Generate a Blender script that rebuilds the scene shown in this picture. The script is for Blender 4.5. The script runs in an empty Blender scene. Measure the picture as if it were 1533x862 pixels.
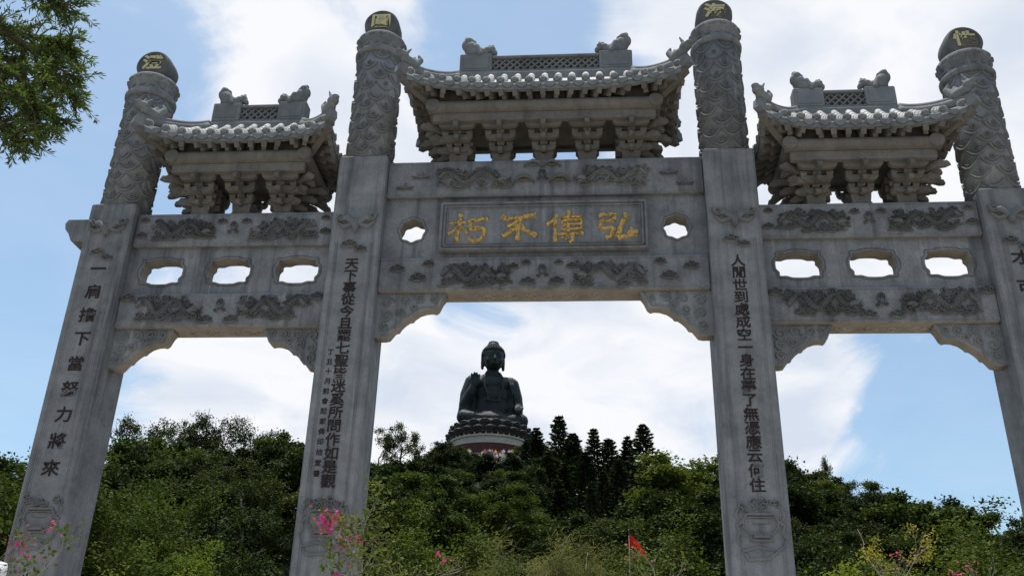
import bpy, bmesh, math, random
import numpy as np
from math import *
from mathutils import Vector, Matrix

# ------------------------------------------------------------------ camera, sky, sun, exposure
SC = bpy.context.scene
COL = SC.collection
cam_d = bpy.data.cameras.new('camera')
cam = bpy.data.objects.new('camera', cam_d); COL.objects.link(cam); SC.camera = cam
CAM = Vector((0.705, -13.052, 1.6))
R_ = Vector((0.99682, 0.07546, 0.02552)); U_ = Vector((0.00999, -0.43617, 0.89981)); F_ = Vector((-0.07903, 0.89669, 0.43554))
cam.matrix_world = Matrix(((R_.x, U_.x, -F_.x, CAM.x), (R_.y, U_.y, -F_.y, CAM.y), (R_.z, U_.z, -F_.z, CAM.z), (0, 0, 0, 1)))
cam_d.sensor_width = 36.0; cam_d.lens = 36.0 * 1441.47 / 1533.0
cam_d.clip_start = 0.05; cam_d.clip_end = 6000

SUN = Vector((-0.13, 0.10, 0.985)).normalized()
SUN_EL = asin(SUN.z); SUN_AZ = atan2(SUN.x, SUN.y)
W = bpy.data.worlds.new('World'); SC.world = W; W.use_nodes = True
nt = W.node_tree; nt.nodes.clear()
def N(t, tree=None, **kw):
    n = (tree or nt).nodes.new(t)
    for k, v in kw.items(): setattr(n, k, v)
    return n
def math_node(tree, op, a=None, b=None, c=None):
    n = tree.nodes.new('ShaderNodeMath'); n.operation = op
    for i, q in enumerate((a, b, c)):
        if q is None: continue
        if isinstance(q, (int, float)): n.inputs[i].default_value = q
        else: tree.links.new(q, n.inputs[i])
    return n.outputs[0]
def build_sky():
    L = nt.links.new
    tc = N('ShaderNodeTexCoord')
    sky = N('ShaderNodeTexSky'); sky.sky_type = 'NISHITA'; sky.sun_disc = False
    sky.sun_elevation = SUN_EL; sky.sun_rotation = SUN_AZ % (2 * pi)
    sky.air_density = 1.0; sky.dust_density = 1.5; sky.ozone_density = 1.0
    # cloud layer: noise on a plane overhead, plus broad masses lying in given compass directions
    sep = N('ShaderNodeSeparateXYZ'); L(tc.outputs['Generated'], sep.inputs[0])
    zz = math_node(nt, 'ADD', math_node(nt, 'MAXIMUM', sep.outputs[2], 0.0), 0.22)
    comb = N('ShaderNodeCombineXYZ')
    L(math_node(nt, 'DIVIDE', sep.outputs[0], zz), comb.inputs[0])
    L(math_node(nt, 'DIVIDE', sep.outputs[1], zz), comb.inputs[1])
    n1 = N('ShaderNodeTexNoise'); n1.inputs['Scale'].default_value = 2.6; n1.inputs['Detail'].default_value = 10.0
    n1.inputs['Roughness'].default_value = 0.60; n1.inputs['Distortion'].default_value = 0.9
    L(comb.outputs[0], n1.inputs['Vector'])
    nd = N('ShaderNodeTexNoise'); nd.inputs['Scale'].default_value = 6.0; nd.inputs['Detail'].default_value = 6.0
    L(tc.outputs['Generated'], nd.inputs['Vector'])
    off = N('ShaderNodeVectorMath', operation='MULTIPLY_ADD'); L(nd.outputs['Color'], off.inputs[0])
    off.inputs[1].default_value = (0.16, 0.16, 0.16); 
    L(tc.outputs['Generated'], off.inputs[2])
    off2 = N('ShaderNodeVectorMath', operation='SUBTRACT'); L(off.outputs[0], off2.inputs[0]); off2.inputs[1].default_value = (0.08, 0.08, 0.08)
    nrm = N('ShaderNodeVectorMath', operation='NORMALIZE'); L(off2.outputs[0], nrm.inputs[0])
    blobs = [((0.267, 0.741, 0.617), 15, .5), ((0.40, 0.72, 0.56), 13, .5), ((0.158, 0.757, 0.634), 7, .35), ((0.236, 0.878, 0.416), 9, .5),
             ((-0.306, 0.733, 0.607), 10, .5), ((-0.25, 0.80, 0.53), 7, .35), ((-0.364, 0.878, 0.313), 9, .5), ((-0.26, 0.9, 0.33), 7, .45),
             ((-0.159, 0.923, 0.35), 9, .5), ((0.047, 0.929, 0.367), 9, .45), ((0.209, 0.921, 0.328), 6, .3),
             ((-0.491, 0.729, 0.477), 11, -.55), ((-0.038, 0.753, 0.656), 8, -.5), ((-0.08, 0.907, 0.414), 3.2, -.5),
             ((0.326, 0.893, 0.311), 7, -.5), ((0.40, 0.846, 0.36), 9, -.5), ((0.10, 0.955, 0.28), 4, -.25), ((-0.55, 0.80, 0.25), 8, -.3)]
    acc = math_node(nt, 'MULTIPLY_ADD', n1.outputs['Fac'], 1.35, -.175)
    for d, rad, w in blobs:
        v = Vector(d).normalized()
        dp = N('ShaderNodeVectorMath', operation='DOT_PRODUCT'); L(nrm.outputs[0], dp.inputs[0]); dp.inputs[1].default_value = v
        mr = N('ShaderNodeMapRange', interpolation_type='SMOOTHSTEP')
        L(dp.outputs['Value'], mr.inputs[0])
        mr.inputs[1].default_value = cos(radians(rad * 1.35)); mr.inputs[2].default_value = cos(radians(rad * 0.35))
        mr.inputs[3].default_value = 0; mr.inputs[4].default_value = w * 0.62
        acc = math_node(nt, 'ADD', acc, mr.outputs[0])
    mask = N('ShaderNodeMapRange', interpolation_type='SMOOTHSTEP'); L(acc, mask.inputs[0])
    mask.inputs[1].default_value = 0.40; mask.inputs[2].default_value = 0.76; mask.inputs[3].default_value = 0.14; mask.inputs[4].default_value = 0.97
    # cloud body tone
    n2 = N('ShaderNodeTexNoise'); n2.inputs['Scale'].default_value = 4.2; n2.inputs['Detail'].default_value = 8.0; n2.inputs['Distortion'].default_value = .5
    L(comb.outputs[0], n2.inputs['Vector'])
    cr = N('ShaderNodeValToRGB'); L(n2.outputs['Fac'], cr.inputs[0])
    cr.color_ramp.elements[0].position = .32; cr.color_ramp.elements[0].color = (.62, .68, .78, 1)
    cr.color_ramp.elements[1].position = .58; cr.color_ramp.elements[1].color = (.87, .875, .90, 1)
    cs = N('ShaderNodeVectorMath', operation='SCALE'); L(cr.outputs[0], cs.inputs[0]); cs.inputs['Scale'].default_value = CLOUD_GAIN
    ss = N('ShaderNodeVectorMath', operation='MULTIPLY'); L(sky.outputs[0], ss.inputs[0]); ss.inputs[1].default_value = SKY_TINT
    mix = N('ShaderNodeMix', data_type='RGBA'); L(mask.outputs[0], mix.inputs['Factor'])
    L(ss.outputs[0], mix.inputs[6]); L(cs.outputs[0], mix.inputs[7])
    bg = N('ShaderNodeBackground'); bg.inputs['Strength'].default_value = SKY_STRENGTH
    L(mix.outputs[2], bg.inputs['Color'])
    out = N('ShaderNodeOutputWorld'); L(bg.outputs[0], out.inputs[0])
SKY_STRENGTH = 0.10
CLOUD_GAIN = 10.3
SKY_TINT = (1.42, 1.66, 1.62)
build_sky()
sd = bpy.data.lights.new('sun', 'SUN'); sd.energy = 4.4; sd.angle = radians(0.5); sd.color = (1.0, 0.96, 0.90)
sun = bpy.data.objects.new('sun', sd); COL.objects.link(sun)
sun.rotation_euler = SUN.to_track_quat('Z', 'Y').to_euler(); sun.location = (0, 0, 60)
SC.view_settings.view_transform = 'Standard'; SC.view_settings.look = 'None'
SC.view_settings.exposure = 0.12; SC.view_settings.gamma = 1.0
SC.render.engine = 'CYCLES'
SC.cycles.use_denoising = True
SC.cycles.max_bounces = 8; SC.cycles.diffuse_bounces = 4; SC.cycles.transmission_bounces = 4

# ------------------------------------------------------------------ materials
def new_mat(name):
    m = bpy.data.materials.new(name); m.use_nodes = True
    t = m.node_tree; t.nodes.clear()
    return m, t
def out_bsdf(t, rough=0.8, spec=0.3):
    b = t.nodes.new('ShaderNodeBsdfPrincipled'); o = t.nodes.new('ShaderNodeOutputMaterial')
    b.inputs['Roughness'].default_value = rough; b.inputs['Specular IOR Level'].default_value = spec
    t.links.new(b.outputs[0], o.inputs[0]); return b
def ramp(t, fac, stops):
    r = t.nodes.new('ShaderNodeValToRGB'); e = r.color_ramp.elements
    while len(e) < len(stops): e.new(0.5)
    for q, (p, c) in zip(e, stops): q.position = p; q.color = (*c, 1)
    if fac is not None: t.links.new(fac, r.inputs[0])
    return r.outputs[0]
def noise(t, vec, scale, detail=4, rough=.55, stretch=None, dist=0):
    n = t.nodes.new('ShaderNodeTexNoise'); n.inputs['Scale'].default_value = scale; n.inputs['Detail'].default_value = detail
    n.inputs['Roughness'].default_value = rough; n.inputs['Distortion'].default_value = dist
    if stretch:
        m = t.nodes.new('ShaderNodeVectorMath'); m.operation = 'MULTIPLY'; m.inputs[1].default_value = stretch
        t.links.new(vec, m.inputs[0]); vec = m.outputs[0]
    t.links.new(vec, n.inputs['Vector']); return n.outputs['Fac']
def mixc(t, fac, a, b, mode='MIX'):
    m = t.nodes.new('ShaderNodeMix'); m.data_type = 'RGBA'; m.blend_type = mode
    for i, q in ((0, fac), (6, a), (7, b)):
        if isinstance(q, (int, float)): m.inputs[i].default_value = q
        elif isinstance(q, tuple): m.inputs[i].default_value = (*q, 1)
        else: t.links.new(q, m.inputs[i])
    return m.outputs[2]
def stone(name, lo, hi, streak=.5, bump=.35, rough=.85, dark=(.10, .10, .105), pale=(.40, .41, .41)):
    m, t = new_mat(name); b = out_bsdf(t, rough, .25)
    pos = t.nodes.new('ShaderNodeNewGeometry').outputs['Position']
    big = noise(t, pos, 2.2, 8, .68)
    c = ramp(t, big, [(.30, lo), (.70, hi)])
    st = noise(t, pos, 1.0, 5, .6, (5.5, 5.5, .35), .3)
    c = mixc(t, math_node(t, 'MULTIPLY', ramp(t, st, [(.50, (0, 0, 0)), (.72, (1, 1, 1))]), streak), c, dark)
    st2 = noise(t, pos, 1.0, 4, .6, (9, 9, .5), .2)
    c = mixc(t, math_node(t, 'MULTIPLY', ramp(t, st2, [(.60, (0, 0, 0)), (.74, (1, 1, 1))]), streak * .55), c, pale)
    fine = noise(t, pos, 70, 2, .7)
    c = mixc(t, .55, c, ramp(t, fine, [(.3, (.30, .30, .30)), (.72, (.72, .72, .72))]), 'OVERLAY')
    blot = noise(t, pos, 9, 4, .65)
    c = mixc(t, math_node(t, 'MULTIPLY', ramp(t, blot, [(.55, (0, 0, 0)), (.70, (1, 1, 1))]), .30), c, dark)
    oi = t.nodes.new('ShaderNodeObjectInfo'); sc_ = t.nodes.new('ShaderNodeVectorMath'); sc_.operation = 'SCALE'     # blocks differ a little in tone
    t.links.new(c, sc_.inputs[0]); t.links.new(math_node(t, 'MULTIPLY_ADD', oi.outputs['Random'], .22, .89), sc_.inputs['Scale']); c = sc_.outputs[0]
    t.links.new(c, b.inputs['Base Color'])
    bp = t.nodes.new('ShaderNodeBump'); bp.inputs['Strength'].default_value = bump; bp.inputs['Distance'].default_value = .012
    h = math_node(t, 'ADD', math_node(t, 'MULTIPLY', fine, .5), blot)
    t.links.new(h, bp.inputs['Height']); t.links.new(bp.outputs[0], b.inputs['Normal'])
    return m
def plain(name, col, rough=.7, var=.25, scale=6, spec=.3, metal=0):
    m, t = new_mat(name); b = out_bsdf(t, rough, spec); b.inputs['Metallic'].default_value = metal
    pos = t.nodes.new('ShaderNodeNewGeometry').outputs['Position']
    n = noise(t, pos, scale, 5, .6)
    lo = tuple(max(0, x * (1 - var)) for x in col); hi = tuple(min(1, x * (1 + var)) for x in col)
    t.links.new(ramp(t, n, [(.32, lo), (.68, hi)]), b.inputs['Base Color']); return m
def leafmat(name, a, b_, c, transl=.20, rough=.5):
    m, t = new_mat(name)
    at = t.nodes.new('ShaderNodeAttribute'); at.attribute_name = 'tint'
    oi = t.nodes.new('ShaderNodeObjectInfo')
    f = math_node(t, 'ADD', math_node(t, 'MULTIPLY', at.outputs['Fac'], .8), math_node(t, 'MULTIPLY_ADD', oi.outputs['Random'], .7, -.22))
    col = ramp(t, f, [(0, a), (.5, b_), (1, c)])
    p = t.nodes.new('ShaderNodeBsdfPrincipled'); p.inputs['Roughness'].default_value = .75; p.inputs['Specular IOR Level'].default_value = .12
    t.links.new(col, p.inputs['Base Color'])
    tr = t.nodes.new('ShaderNodeBsdfTranslucent')
    t.links.new(mixc(t, 1.0, col, (1.0, 1.0, .55), 'MULTIPLY'), tr.inputs['Color'])
    mx = t.nodes.new('ShaderNodeMixShader'); mx.inputs[0].default_value = transl
    t.links.new(p.outputs[0], mx.inputs[1]); t.links.new(tr.outputs[0], mx.inputs[2])
    o = t.nodes.new('ShaderNodeOutputMaterial'); t.links.new(mx.outputs[0], o.inputs[0]); return m
M = {}
M['stone'] = stone('grey_granite', (.116, .121, .132), (.246, .250, .258), .75, .45, dark=(.055, .057, .064), pale=(.36, .365, .37))
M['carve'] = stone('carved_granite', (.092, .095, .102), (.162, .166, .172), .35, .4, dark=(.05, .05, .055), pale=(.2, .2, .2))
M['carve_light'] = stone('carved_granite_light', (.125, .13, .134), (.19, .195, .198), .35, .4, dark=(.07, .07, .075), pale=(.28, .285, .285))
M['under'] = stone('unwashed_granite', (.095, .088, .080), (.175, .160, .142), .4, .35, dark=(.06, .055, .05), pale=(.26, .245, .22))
M['soffit_bounce'] = stone('sheltered_bounce_granite', (.22, .19, .165), (.33, .29, .25), .35, .35, dark=(.12, .10, .085), pale=(.40, .37, .33))  # unwashed warm stone, lightened to imitate sunlight bounced up from the paving
M['tile'] = stone('roof_tile_stone', (.40, .40, .385), (.60, .595, .57), .3, .4, dark=(.2, .2, .19), pale=(.66, .66, .64))
M['ridge'] = stone('ridge_stone', (.135, .142, .148), (.20, .208, .212), .4, .4, dark=(.07, .072, .075), pale=(.28, .285, .285))
M['gold'] = plain('gold_paint', (.40, .25, .065), .45, .75, 22, .5, .25)
M['gold_pale'] = plain('pale_gold_paint', (.46, .41, .22), .5, .2, 14, .5)
M['ink'] = plain('dark_red_ink', (.020, .011, .010), .7, .6, 12)
M['darkdisc'] = stone('finial_stone', (.085, .082, .085), (.14, .138, .14), .3, .3, dark=(.05, .05, .05), pale=(.2, .2, .2))
M['bronze'] = plain('dark_bronze', (.018, .024, .026), .6, .45, .6, .22, 0)
M['bronze_lotus'] = plain('dark_bronze_lotus', (.028, .027, .026), .6, .35, .6, .25, 0)
M['podium'] = plain('podium_stone', (.36, .33, .29), .85, .15, 1.2)
M['podium_red'] = plain('red_podium_wall', (.06, .022, .02), .85, .2, 1.2)
M['bark'] = plain('bark', (.085, .068, .052), .9, .4, 5)
M['bark_grey'] = plain('grey_bark', (.15, .135, .12), .9, .3, 5)
M['bark_pale'] = plain('pale_bark', (.27, .235, .18), .9, .35, 14)
M['ground'] = plain('undergrowth_ground', (.024, .034, .012), .95, .5, .8, 0.0)
M['paving'] = plain('beige_paving', (.44, .40, .34), .85, .12, 2.5)
M['white'] = plain('white_stone', (.62, .62, .60), .7, .12, 8)
M['flag'] = leafmat('red_cloth', (.62, .03, .022), (.66, .035, .025), (.70, .04, .03), .5)
M['flag_y'] = plain('yellow_cloth', (.75, .50, .05), .7, .08, 8)
M['pole'] = plain('grey_metal', (.10, .06, .055), .4, .1, 8, .5, .6)
M['leaf_dark'] = leafmat('dark_leaf', (.009, .018, .006), (.021, .037, .010), (.046, .066, .016))
M['leaf_mid'] = leafmat('mid_leaf', (.014, .028, .007), (.034, .058, .013), (.072, .098, .021))
M['leaf_olive'] = leafmat('olive_leaf', (.018, .028, .009), (.042, .058, .016), (.082, .096, .028))
M['leaf_bright2'] = leafmat('fresh_leaf', (.024, .042, .009), (.062, .092, .018), (.125, .155, .034), .3)
M['leaf_bright'] = leafmat('bright_leaf', (.060, .095, .018), (.115, .160, .026), (.210, .250, .045), .45)
M['leaf_dry'] = leafmat('dry_leaf', (.07, .08, .030), (.13, .14, .055), (.22, .21, .09), .4)
M['leaf_yellow'] = leafmat('yellow_leaf', (.16, .16, .03), (.30, .27, .05), (.46, .38, .08), .4)
M['leaf_needle'] = leafmat('needle_leaf', (.055, .09, .026), (.115, .16, .045), (.21, .25, .075), .45)
M['leaf_conifer'] = leafmat('conifer_leaf', (.014, .025, .013), (.030, .046, .021), (.055, .075, .030), .15)
M['leaf_bougain'] = leafmat('bougainvillea_leaf', (.045, .07, .018), (.085, .11, .03), (.15, .16, .05), .4)
M['bract'] = leafmat('magenta_bract', (.42, .025, .20), (.58, .04, .30), (.72, .10, .42), .4)
M['bract_dull'] = leafmat('dull_pink_bract', (.25, .05, .08), (.36, .08, .12), (.42, .14, .14), .4)
M['cloth_white'] = plain('white_clothes', (.7, .7, .72), .8, .1)

# ------------------------------------------------------------------ mesh helpers
class MB:
    def __init__(s): s.v = []; s.f = []
    def add(s, vs, fs):
        o = len(s.v); s.v.extend(tuple(q) for q in vs); s.f.extend(tuple(i + o for i in q) for q in fs)
    def box(s, lo, hi, ch=0.0):
        x0, y0, z0 = lo; x1, y1, z1 = hi
        if ch <= 0:
            s.add([(x0, y0, z0), (x1, y0, z0), (x1, y1, z0), (x0, y1, z0), (x0, y0, z1), (x1, y0, z1), (x1, y1, z1), (x0, y1, z1)],
                  [(0, 3, 2, 1), (4, 5, 6, 7), (0, 1, 5, 4), (1, 2, 6, 5), (2, 3, 7, 6), (3, 0, 4, 7)]); return
        bm = bmesh.new(); bmesh.ops.create_cube(bm, size=1)
        for v in bm.verts:
            v.co = Vector(((x0 + x1) / 2 + v.co.x * (x1 - x0), (y0 + y1) / 2 + v.co.y * (y1 - y0), (z0 + z1) / 2 + v.co.z * (z1 - z0)))
        bmesh.ops.bevel(bm, geom=bm.edges[:], offset=ch, segments=1, affect='EDGES')
        s.bm(bm)
    def bm(s, bm):
        bm.verts.index_update(); s.add([v.co[:] for v in bm.verts], [[v.index for v in f.verts] for f in bm.faces]); bm.free()
    def beam(s, p0, p1, w, h, up=(0, 0, 1)):
        p0 = Vector(p0); p1 = Vector(p1); d = (p1 - p0).normalized(); r = d.cross(Vector(up)).normalized(); u = r.cross(d)
        vs = []
        for p in (p0, p1):
            for a, b in ((-1, -1), (1, -1), (1, 1), (-1, 1)): vs.append(p + r * a * w / 2 + u * b * h / 2)
        s.add(vs, [(0, 1, 2, 3), (7, 6, 5, 4), (0, 4, 5, 1), (1, 5, 6, 2), (2, 6, 7, 3), (3, 7, 4, 0)])
    def tube(s, pts, rad, n=6, cap=True):
        pts = [Vector(p) for p in pts]; k = len(pts)
        if isinstance(rad, (int, float)): rad = [rad] * k
        o = len(s.v); prev = None
        for i, p in enumerate(pts):
            d = (pts[min(i + 1, k - 1)] - pts[max(i - 1, 0)])
            d = d.normalized() if d.length > 1e-9 else Vector((0, 0, 1))
            if prev is None:
                a = Vector((0, 0, 1)) if abs(d.z) < .9 else Vector((1, 0, 0))
                r = d.cross(a).normalized()
            else: r = (prev - d * prev.dot(d)).normalized()
            prev = r; u = d.cross(r)
            for j in range(n):
                a = 2 * pi * j / n; s.v.append(tuple(p + (r * cos(a) + u * sin(a)) * rad[i]))
        for i in range(k - 1):
            for j in range(n):
                a = o + i * n + j; b = o + i * n + (j + 1) % n; s.f.append((a, b, b + n, a + n))
        if cap:
            s.f.append(tuple(o + j for j in reversed(range(n)))); s.f.append(tuple(o + (k - 1) * n + j for j in range(n)))
    def lathe(s, prof, n=32, c=(0, 0, 0), axis='Z', cap=True):
        o = len(s.v); c = Vector(c)
        for r, h in prof:
            for j in range(n):
                a = 2 * pi * j / n
                q = Vector((r * cos(a), r * sin(a), h)) if axis == 'Z' else (Vector((r * cos(a), h, r * sin(a))) if axis == 'Y' else Vector((h, r * cos(a), r * sin(a))))
                s.v.append(tuple(c + q))
        k = len(prof)
        for i in range(k - 1):
            for j in range(n):
                a = o + i * n + j; b = o + i * n + (j + 1) % n; s.f.append((a, b, b + n, a + n))
        if cap:
            s.f.append(tuple(o + j for j in reversed(range(n)))); s.f.append(tuple(o + (k - 1) * n + j for j in range(n)))
    def ribbon(s, pts, rad, h, fm):
        k = len(pts); o = len(s.v)
        if isinstance(rad, (int, float)): rad = [rad] * k
        for i in range(k):
            a = pts[max(i - 1, 0)]; b = pts[min(i + 1, k - 1)]
            dx, dy = b[0] - a[0], b[1] - a[1]; l = hypot(dx, dy) or 1; nx, ny = -dy / l, dx / l
            for q, hh in ((-1, -.15), (-.66, .7), (0, 1), (.66, .7), (1, -.15)):
                s.v.append(tuple(fm(pts[i][0] + nx * rad[i] * q, pts[i][1] + ny * rad[i] * q, h * hh)))
        for i in range(k - 1):
            for j in range(4):
                a = o + i * 5 + j; s.f.append((a, a + 5, a + 6, a + 1))
        s.f.append(tuple(o + j for j in range(5))); s.f.append(tuple(o + (k - 1) * 5 + j for j in reversed(range(5))))
    def mesh(s, name='m', smooth=False):
        me = bpy.data.meshes.new(name); me.from_pydata(s.v, [], s.f); me.update()
        bm = bmesh.new(); bm.from_mesh(me); bmesh.ops.recalc_face_normals(bm, faces=bm.faces[:]); bm.to_mesh(me); bm.free()
        if smooth:
            me.polygons.foreach_set('use_smooth', [True] * len(me.polygons))
        return me
def O(name, me, mat=None, parent=None, loc=(0, 0, 0), rot=(0, 0, 0), scale=(1, 1, 1)):
    o = bpy.data.objects.new(name, me); COL.objects.link(o); o.location = loc; o.rotation_euler = rot; o.scale = scale
    if isinstance(me, MB): raise TypeError
    if mat is not None and me is not None and not me.materials: me.materials.append(M[mat] if isinstance(mat, str) else mat)
    if parent is not None: o.parent = parent
    return o
def tag(o, label=None, cat=None, group=None, kind=None):
    if label: o['label'] = label
    if cat: o['category'] = cat
    if group: o['group'] = group
    if kind: o['kind'] = kind
    return o
def empty(name, loc=(0, 0, 0), rz=0, sc=1.0):
    o = bpy.data.objects.new(name, None); COL.objects.link(o); o.location = loc; o.rotation_euler = (0, 0, rz); o.scale = (sc, sc, sc); o.empty_display_size = .2
    return o
def shape_mesh(loops, depth, y_mid, bevel=0.0):
    """closed 2D outlines in (x, z), first is the outside and the others are holes, as a solid slab about y_mid"""
    cu = bpy.data.curves.new('s', 'CURVE'); cu.dimensions = '2D'; cu.fill_mode = 'BOTH'; cu.extrude = depth / 2; cu.bevel_depth = bevel
    for lp in loops:
        sp = cu.splines.new('POLY'); sp.points.add(len(lp) - 1); sp.use_cyclic_u = True
        for q, p in zip(sp.points, lp): q.co = (p[0], p[1], 0, 1)
    o = bpy.data.objects.new('s', cu); me = bpy.data.meshes.new_from_object(o)
    bpy.data.objects.remove(o); bpy.data.curves.remove(cu)
    for v in me.vertices: v.co = (v.co.x, y_mid - v.co.z, v.co.y)
    return me
GLY = {}
def glyph(ch, size, extr, off=0.0, sx=1.0):
    key = (ch, size, extr, off, sx)
    if key in GLY: return GLY[key]
    cu = bpy.data.curves.new('g', 'FONT'); cu.body = ch; cu.size = size; cu.extrude = extr; cu.offset = off; cu.resolution_u = 3
    o = bpy.data.objects.new('g', cu); me = bpy.data.meshes.new_from_object(o)
    bpy.data.objects.remove(o); bpy.data.curves.remove(cu); me.materials.clear()
    c = np.array([v.co[:] for v in me.vertices])
    mid = (c.max(0) + c.min(0)) / 2
    for v in me.vertices: v.co = ((v.co.x - mid[0]) * sx, -v.co.z, v.co.y - mid[1])
    GLY[key] = me; return me
def blob(parts, voxel, smooth=2):
    """parts: ('e', centre, radii, [euler]) ellipsoids or ('c', points, radii) limbs, fused into one skin"""
    mb = MB()
    for p in parts:
        if p[0] == 'e':
            bm = bmesh.new(); bmesh.ops.create_icosphere(bm, subdivisions=3, radius=1)
            mt = Matrix.Translation(p[1]) @ (Matrix.Rotation(p[3][2], 4, 'Z') @ Matrix.Rotation(p[3][1], 4, 'Y') @ Matrix.Rotation(p[3][0], 4, 'X') if len(p) > 3 else Matrix.Identity(4)) @ Matrix.Diagonal((*p[2], 1))
            bm.transform(mt); mb.bm(bm)
        else:
            pts, rs = p[1], p[2]
            for a, b, r0, r1 in zip(pts[:-1], pts[1:], rs[:-1], rs[1:]):
                a = Vector(a); b = Vector(b)
                k = max(2, int((b - a).length / (min(r0, r1) * .35)))
                for i in range(k + 1):
                    t = i / k
                    bm = bmesh.new(); bmesh.ops.create_icosphere(bm, subdivisions=2, radius=r0 + (r1 - r0) * t)
                    bm.transform(Matrix.Translation(a.lerp(b, t))); mb.bm(bm)
    me = mb.mesh('blob'); o = bpy.data.objects.new('blob', me); COL.objects.link(o)
    md = o.modifiers.new('r', 'REMESH'); md.mode = 'VOXEL'; md.voxel_size = voxel; md.use_smooth_shade = True
    if smooth:
        sm = o.modifiers.new('s', 'SMOOTH'); sm.iterations = smooth; sm.factor = .5
    dg = bpy.context.evaluated_depsgraph_get()
    r = bpy.data.meshes.new_from_object(o.evaluated_get(dg))
    bpy.data.objects.remove(o); bpy.data.meshes.remove(me)
    return r
def spiral(cx, cy, r0, r1, turns, a0, n=14, sg=1):
    return [(cx + (r0 + (r1 - r0) * i / (n - 1)) * cos(a0 + sg * 2 * pi * turns * i / (n - 1)), cy + (r0 + (r1 - r0) * i / (n - 1)) * sin(a0 + sg * 2 * pi * turns * i / (n - 1))) for i in range(n)]
def front(y): return lambda u, v, w: (u, y - w, v)

# ------------------------------------------------------------------ terrain and plaza
AZ_TAB = [(-60, 9), (-40, 10.5), (-34, 11.2), (-30, 12.2), (-28, 13.6), (-25, 15.0), (-21, 15.2), (-17, 14.9), (-13, 14.9), (-9, 15.3), (-5, 15.6), (0, 15.2), (5, 14.6), (9, 14.2),
          (12.4, 13.9), (14.5, 13.2), (17.2, 12.4), (19.2, 11.3), (20.7, 10.9), (23.4, 10.9), (30, 10), (45, 9), (60, 8)]
DR_TAB = [(-60, 90), (-34, 95), (-26, 110), (-17, 130), (-12, 190), (-6, 216), (0, 205), (8, 190), (14, 170), (20, 150), (30, 140), (60, 120)]
def tab(T, a): return float(np.interp(a, [q[0] for q in T], [q[1] for q in T]))
TH = 7.5
def terr(x, y):
    dx, dy = x - CAM.x, y - CAM.y; d = hypot(dx, dy); az = degrees(atan2(dx, dy))
    if abs(az) > 75: return 0.0
    dr = tab(DR_TAB, az); k = (dr * tan(radians(tab(AZ_TAB, az))) - TH + 1.6) / (dr - 26)
    fade = 1 if abs(az) < 50 else (75 - abs(az)) / 25
    dd = min(d, dr + (d - dr) * .12) if d > dr else d
    h = max(0.0, k * (dd - 26)) * fade
    h += 1.2 * min(1, max(0, (d - 18) / 5)) * fade
    h += (.9 * sin(x * .11 + 1) * cos(y * .09) + .5 * sin(x * .23 + y * .19)) * min(1, max(0, (d - 35) / 30))
    e = hypot(x + 25, y - 228)                       # levelled shelf that carries the statue
    w = max(0, min(1, (26 - e) / 10)); w = w * w * (3 - 2 * w)
    return h * (1 - w) + 64.5 * w
def build_terrain():
    vs = []; fs = []
    ds = [0, 6, 12, 16, 18, 20, 22, 24, 26, 28, 31, 35, 40, 46] + list(range(52, 270, 7)) + [290, 330, 400, 520, 800, 1400, 2600, 4200]
    na = 144
    for d in ds:
        for j in range(na):
            a = 2 * pi * j / na
            x = CAM.x + d * sin(a); y = CAM.y + d * cos(a)
            if abs(((degrees(a) + 180) % 360) - 180) < 50:
                pass
            z = terr(x, y) if d < 300 else terr(CAM.x + 300 * sin(a), CAM.y + 300 * cos(a)) * max(0, (800 - d) / 500)
            vs.append((x, y, z - .02))
    for i in range(len(ds) - 1):
        for j in range(na):
            a = i * na + j; b = i * na + (j + 1) % na; fs.append((a, b, b + na, a + na))
    me = bpy.data.meshes.new('terrain'); me.from_pydata(vs, [], fs); me.update()
    me.polygons.foreach_set('use_smooth', [True] * len(me.polygons))
    tag(O('hill_terrain', me, 'ground'), kind='structure')
    mb = MB(); mb.box((-22, -40, -.2), (22, 4.2, 0.0), 0); tag(O('plaza_pavement', mb.mesh('plaza'), 'paving'), kind='structure')
build_terrain()

# ------------------------------------------------------------------ the archway
CY = 0.40
arch = empty('memorial_archway')
tag(arch, 'grey carved stone memorial archway with three tiled roofs and four inscribed pillars', 'archway')
rnd = random.Random(7)

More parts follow.
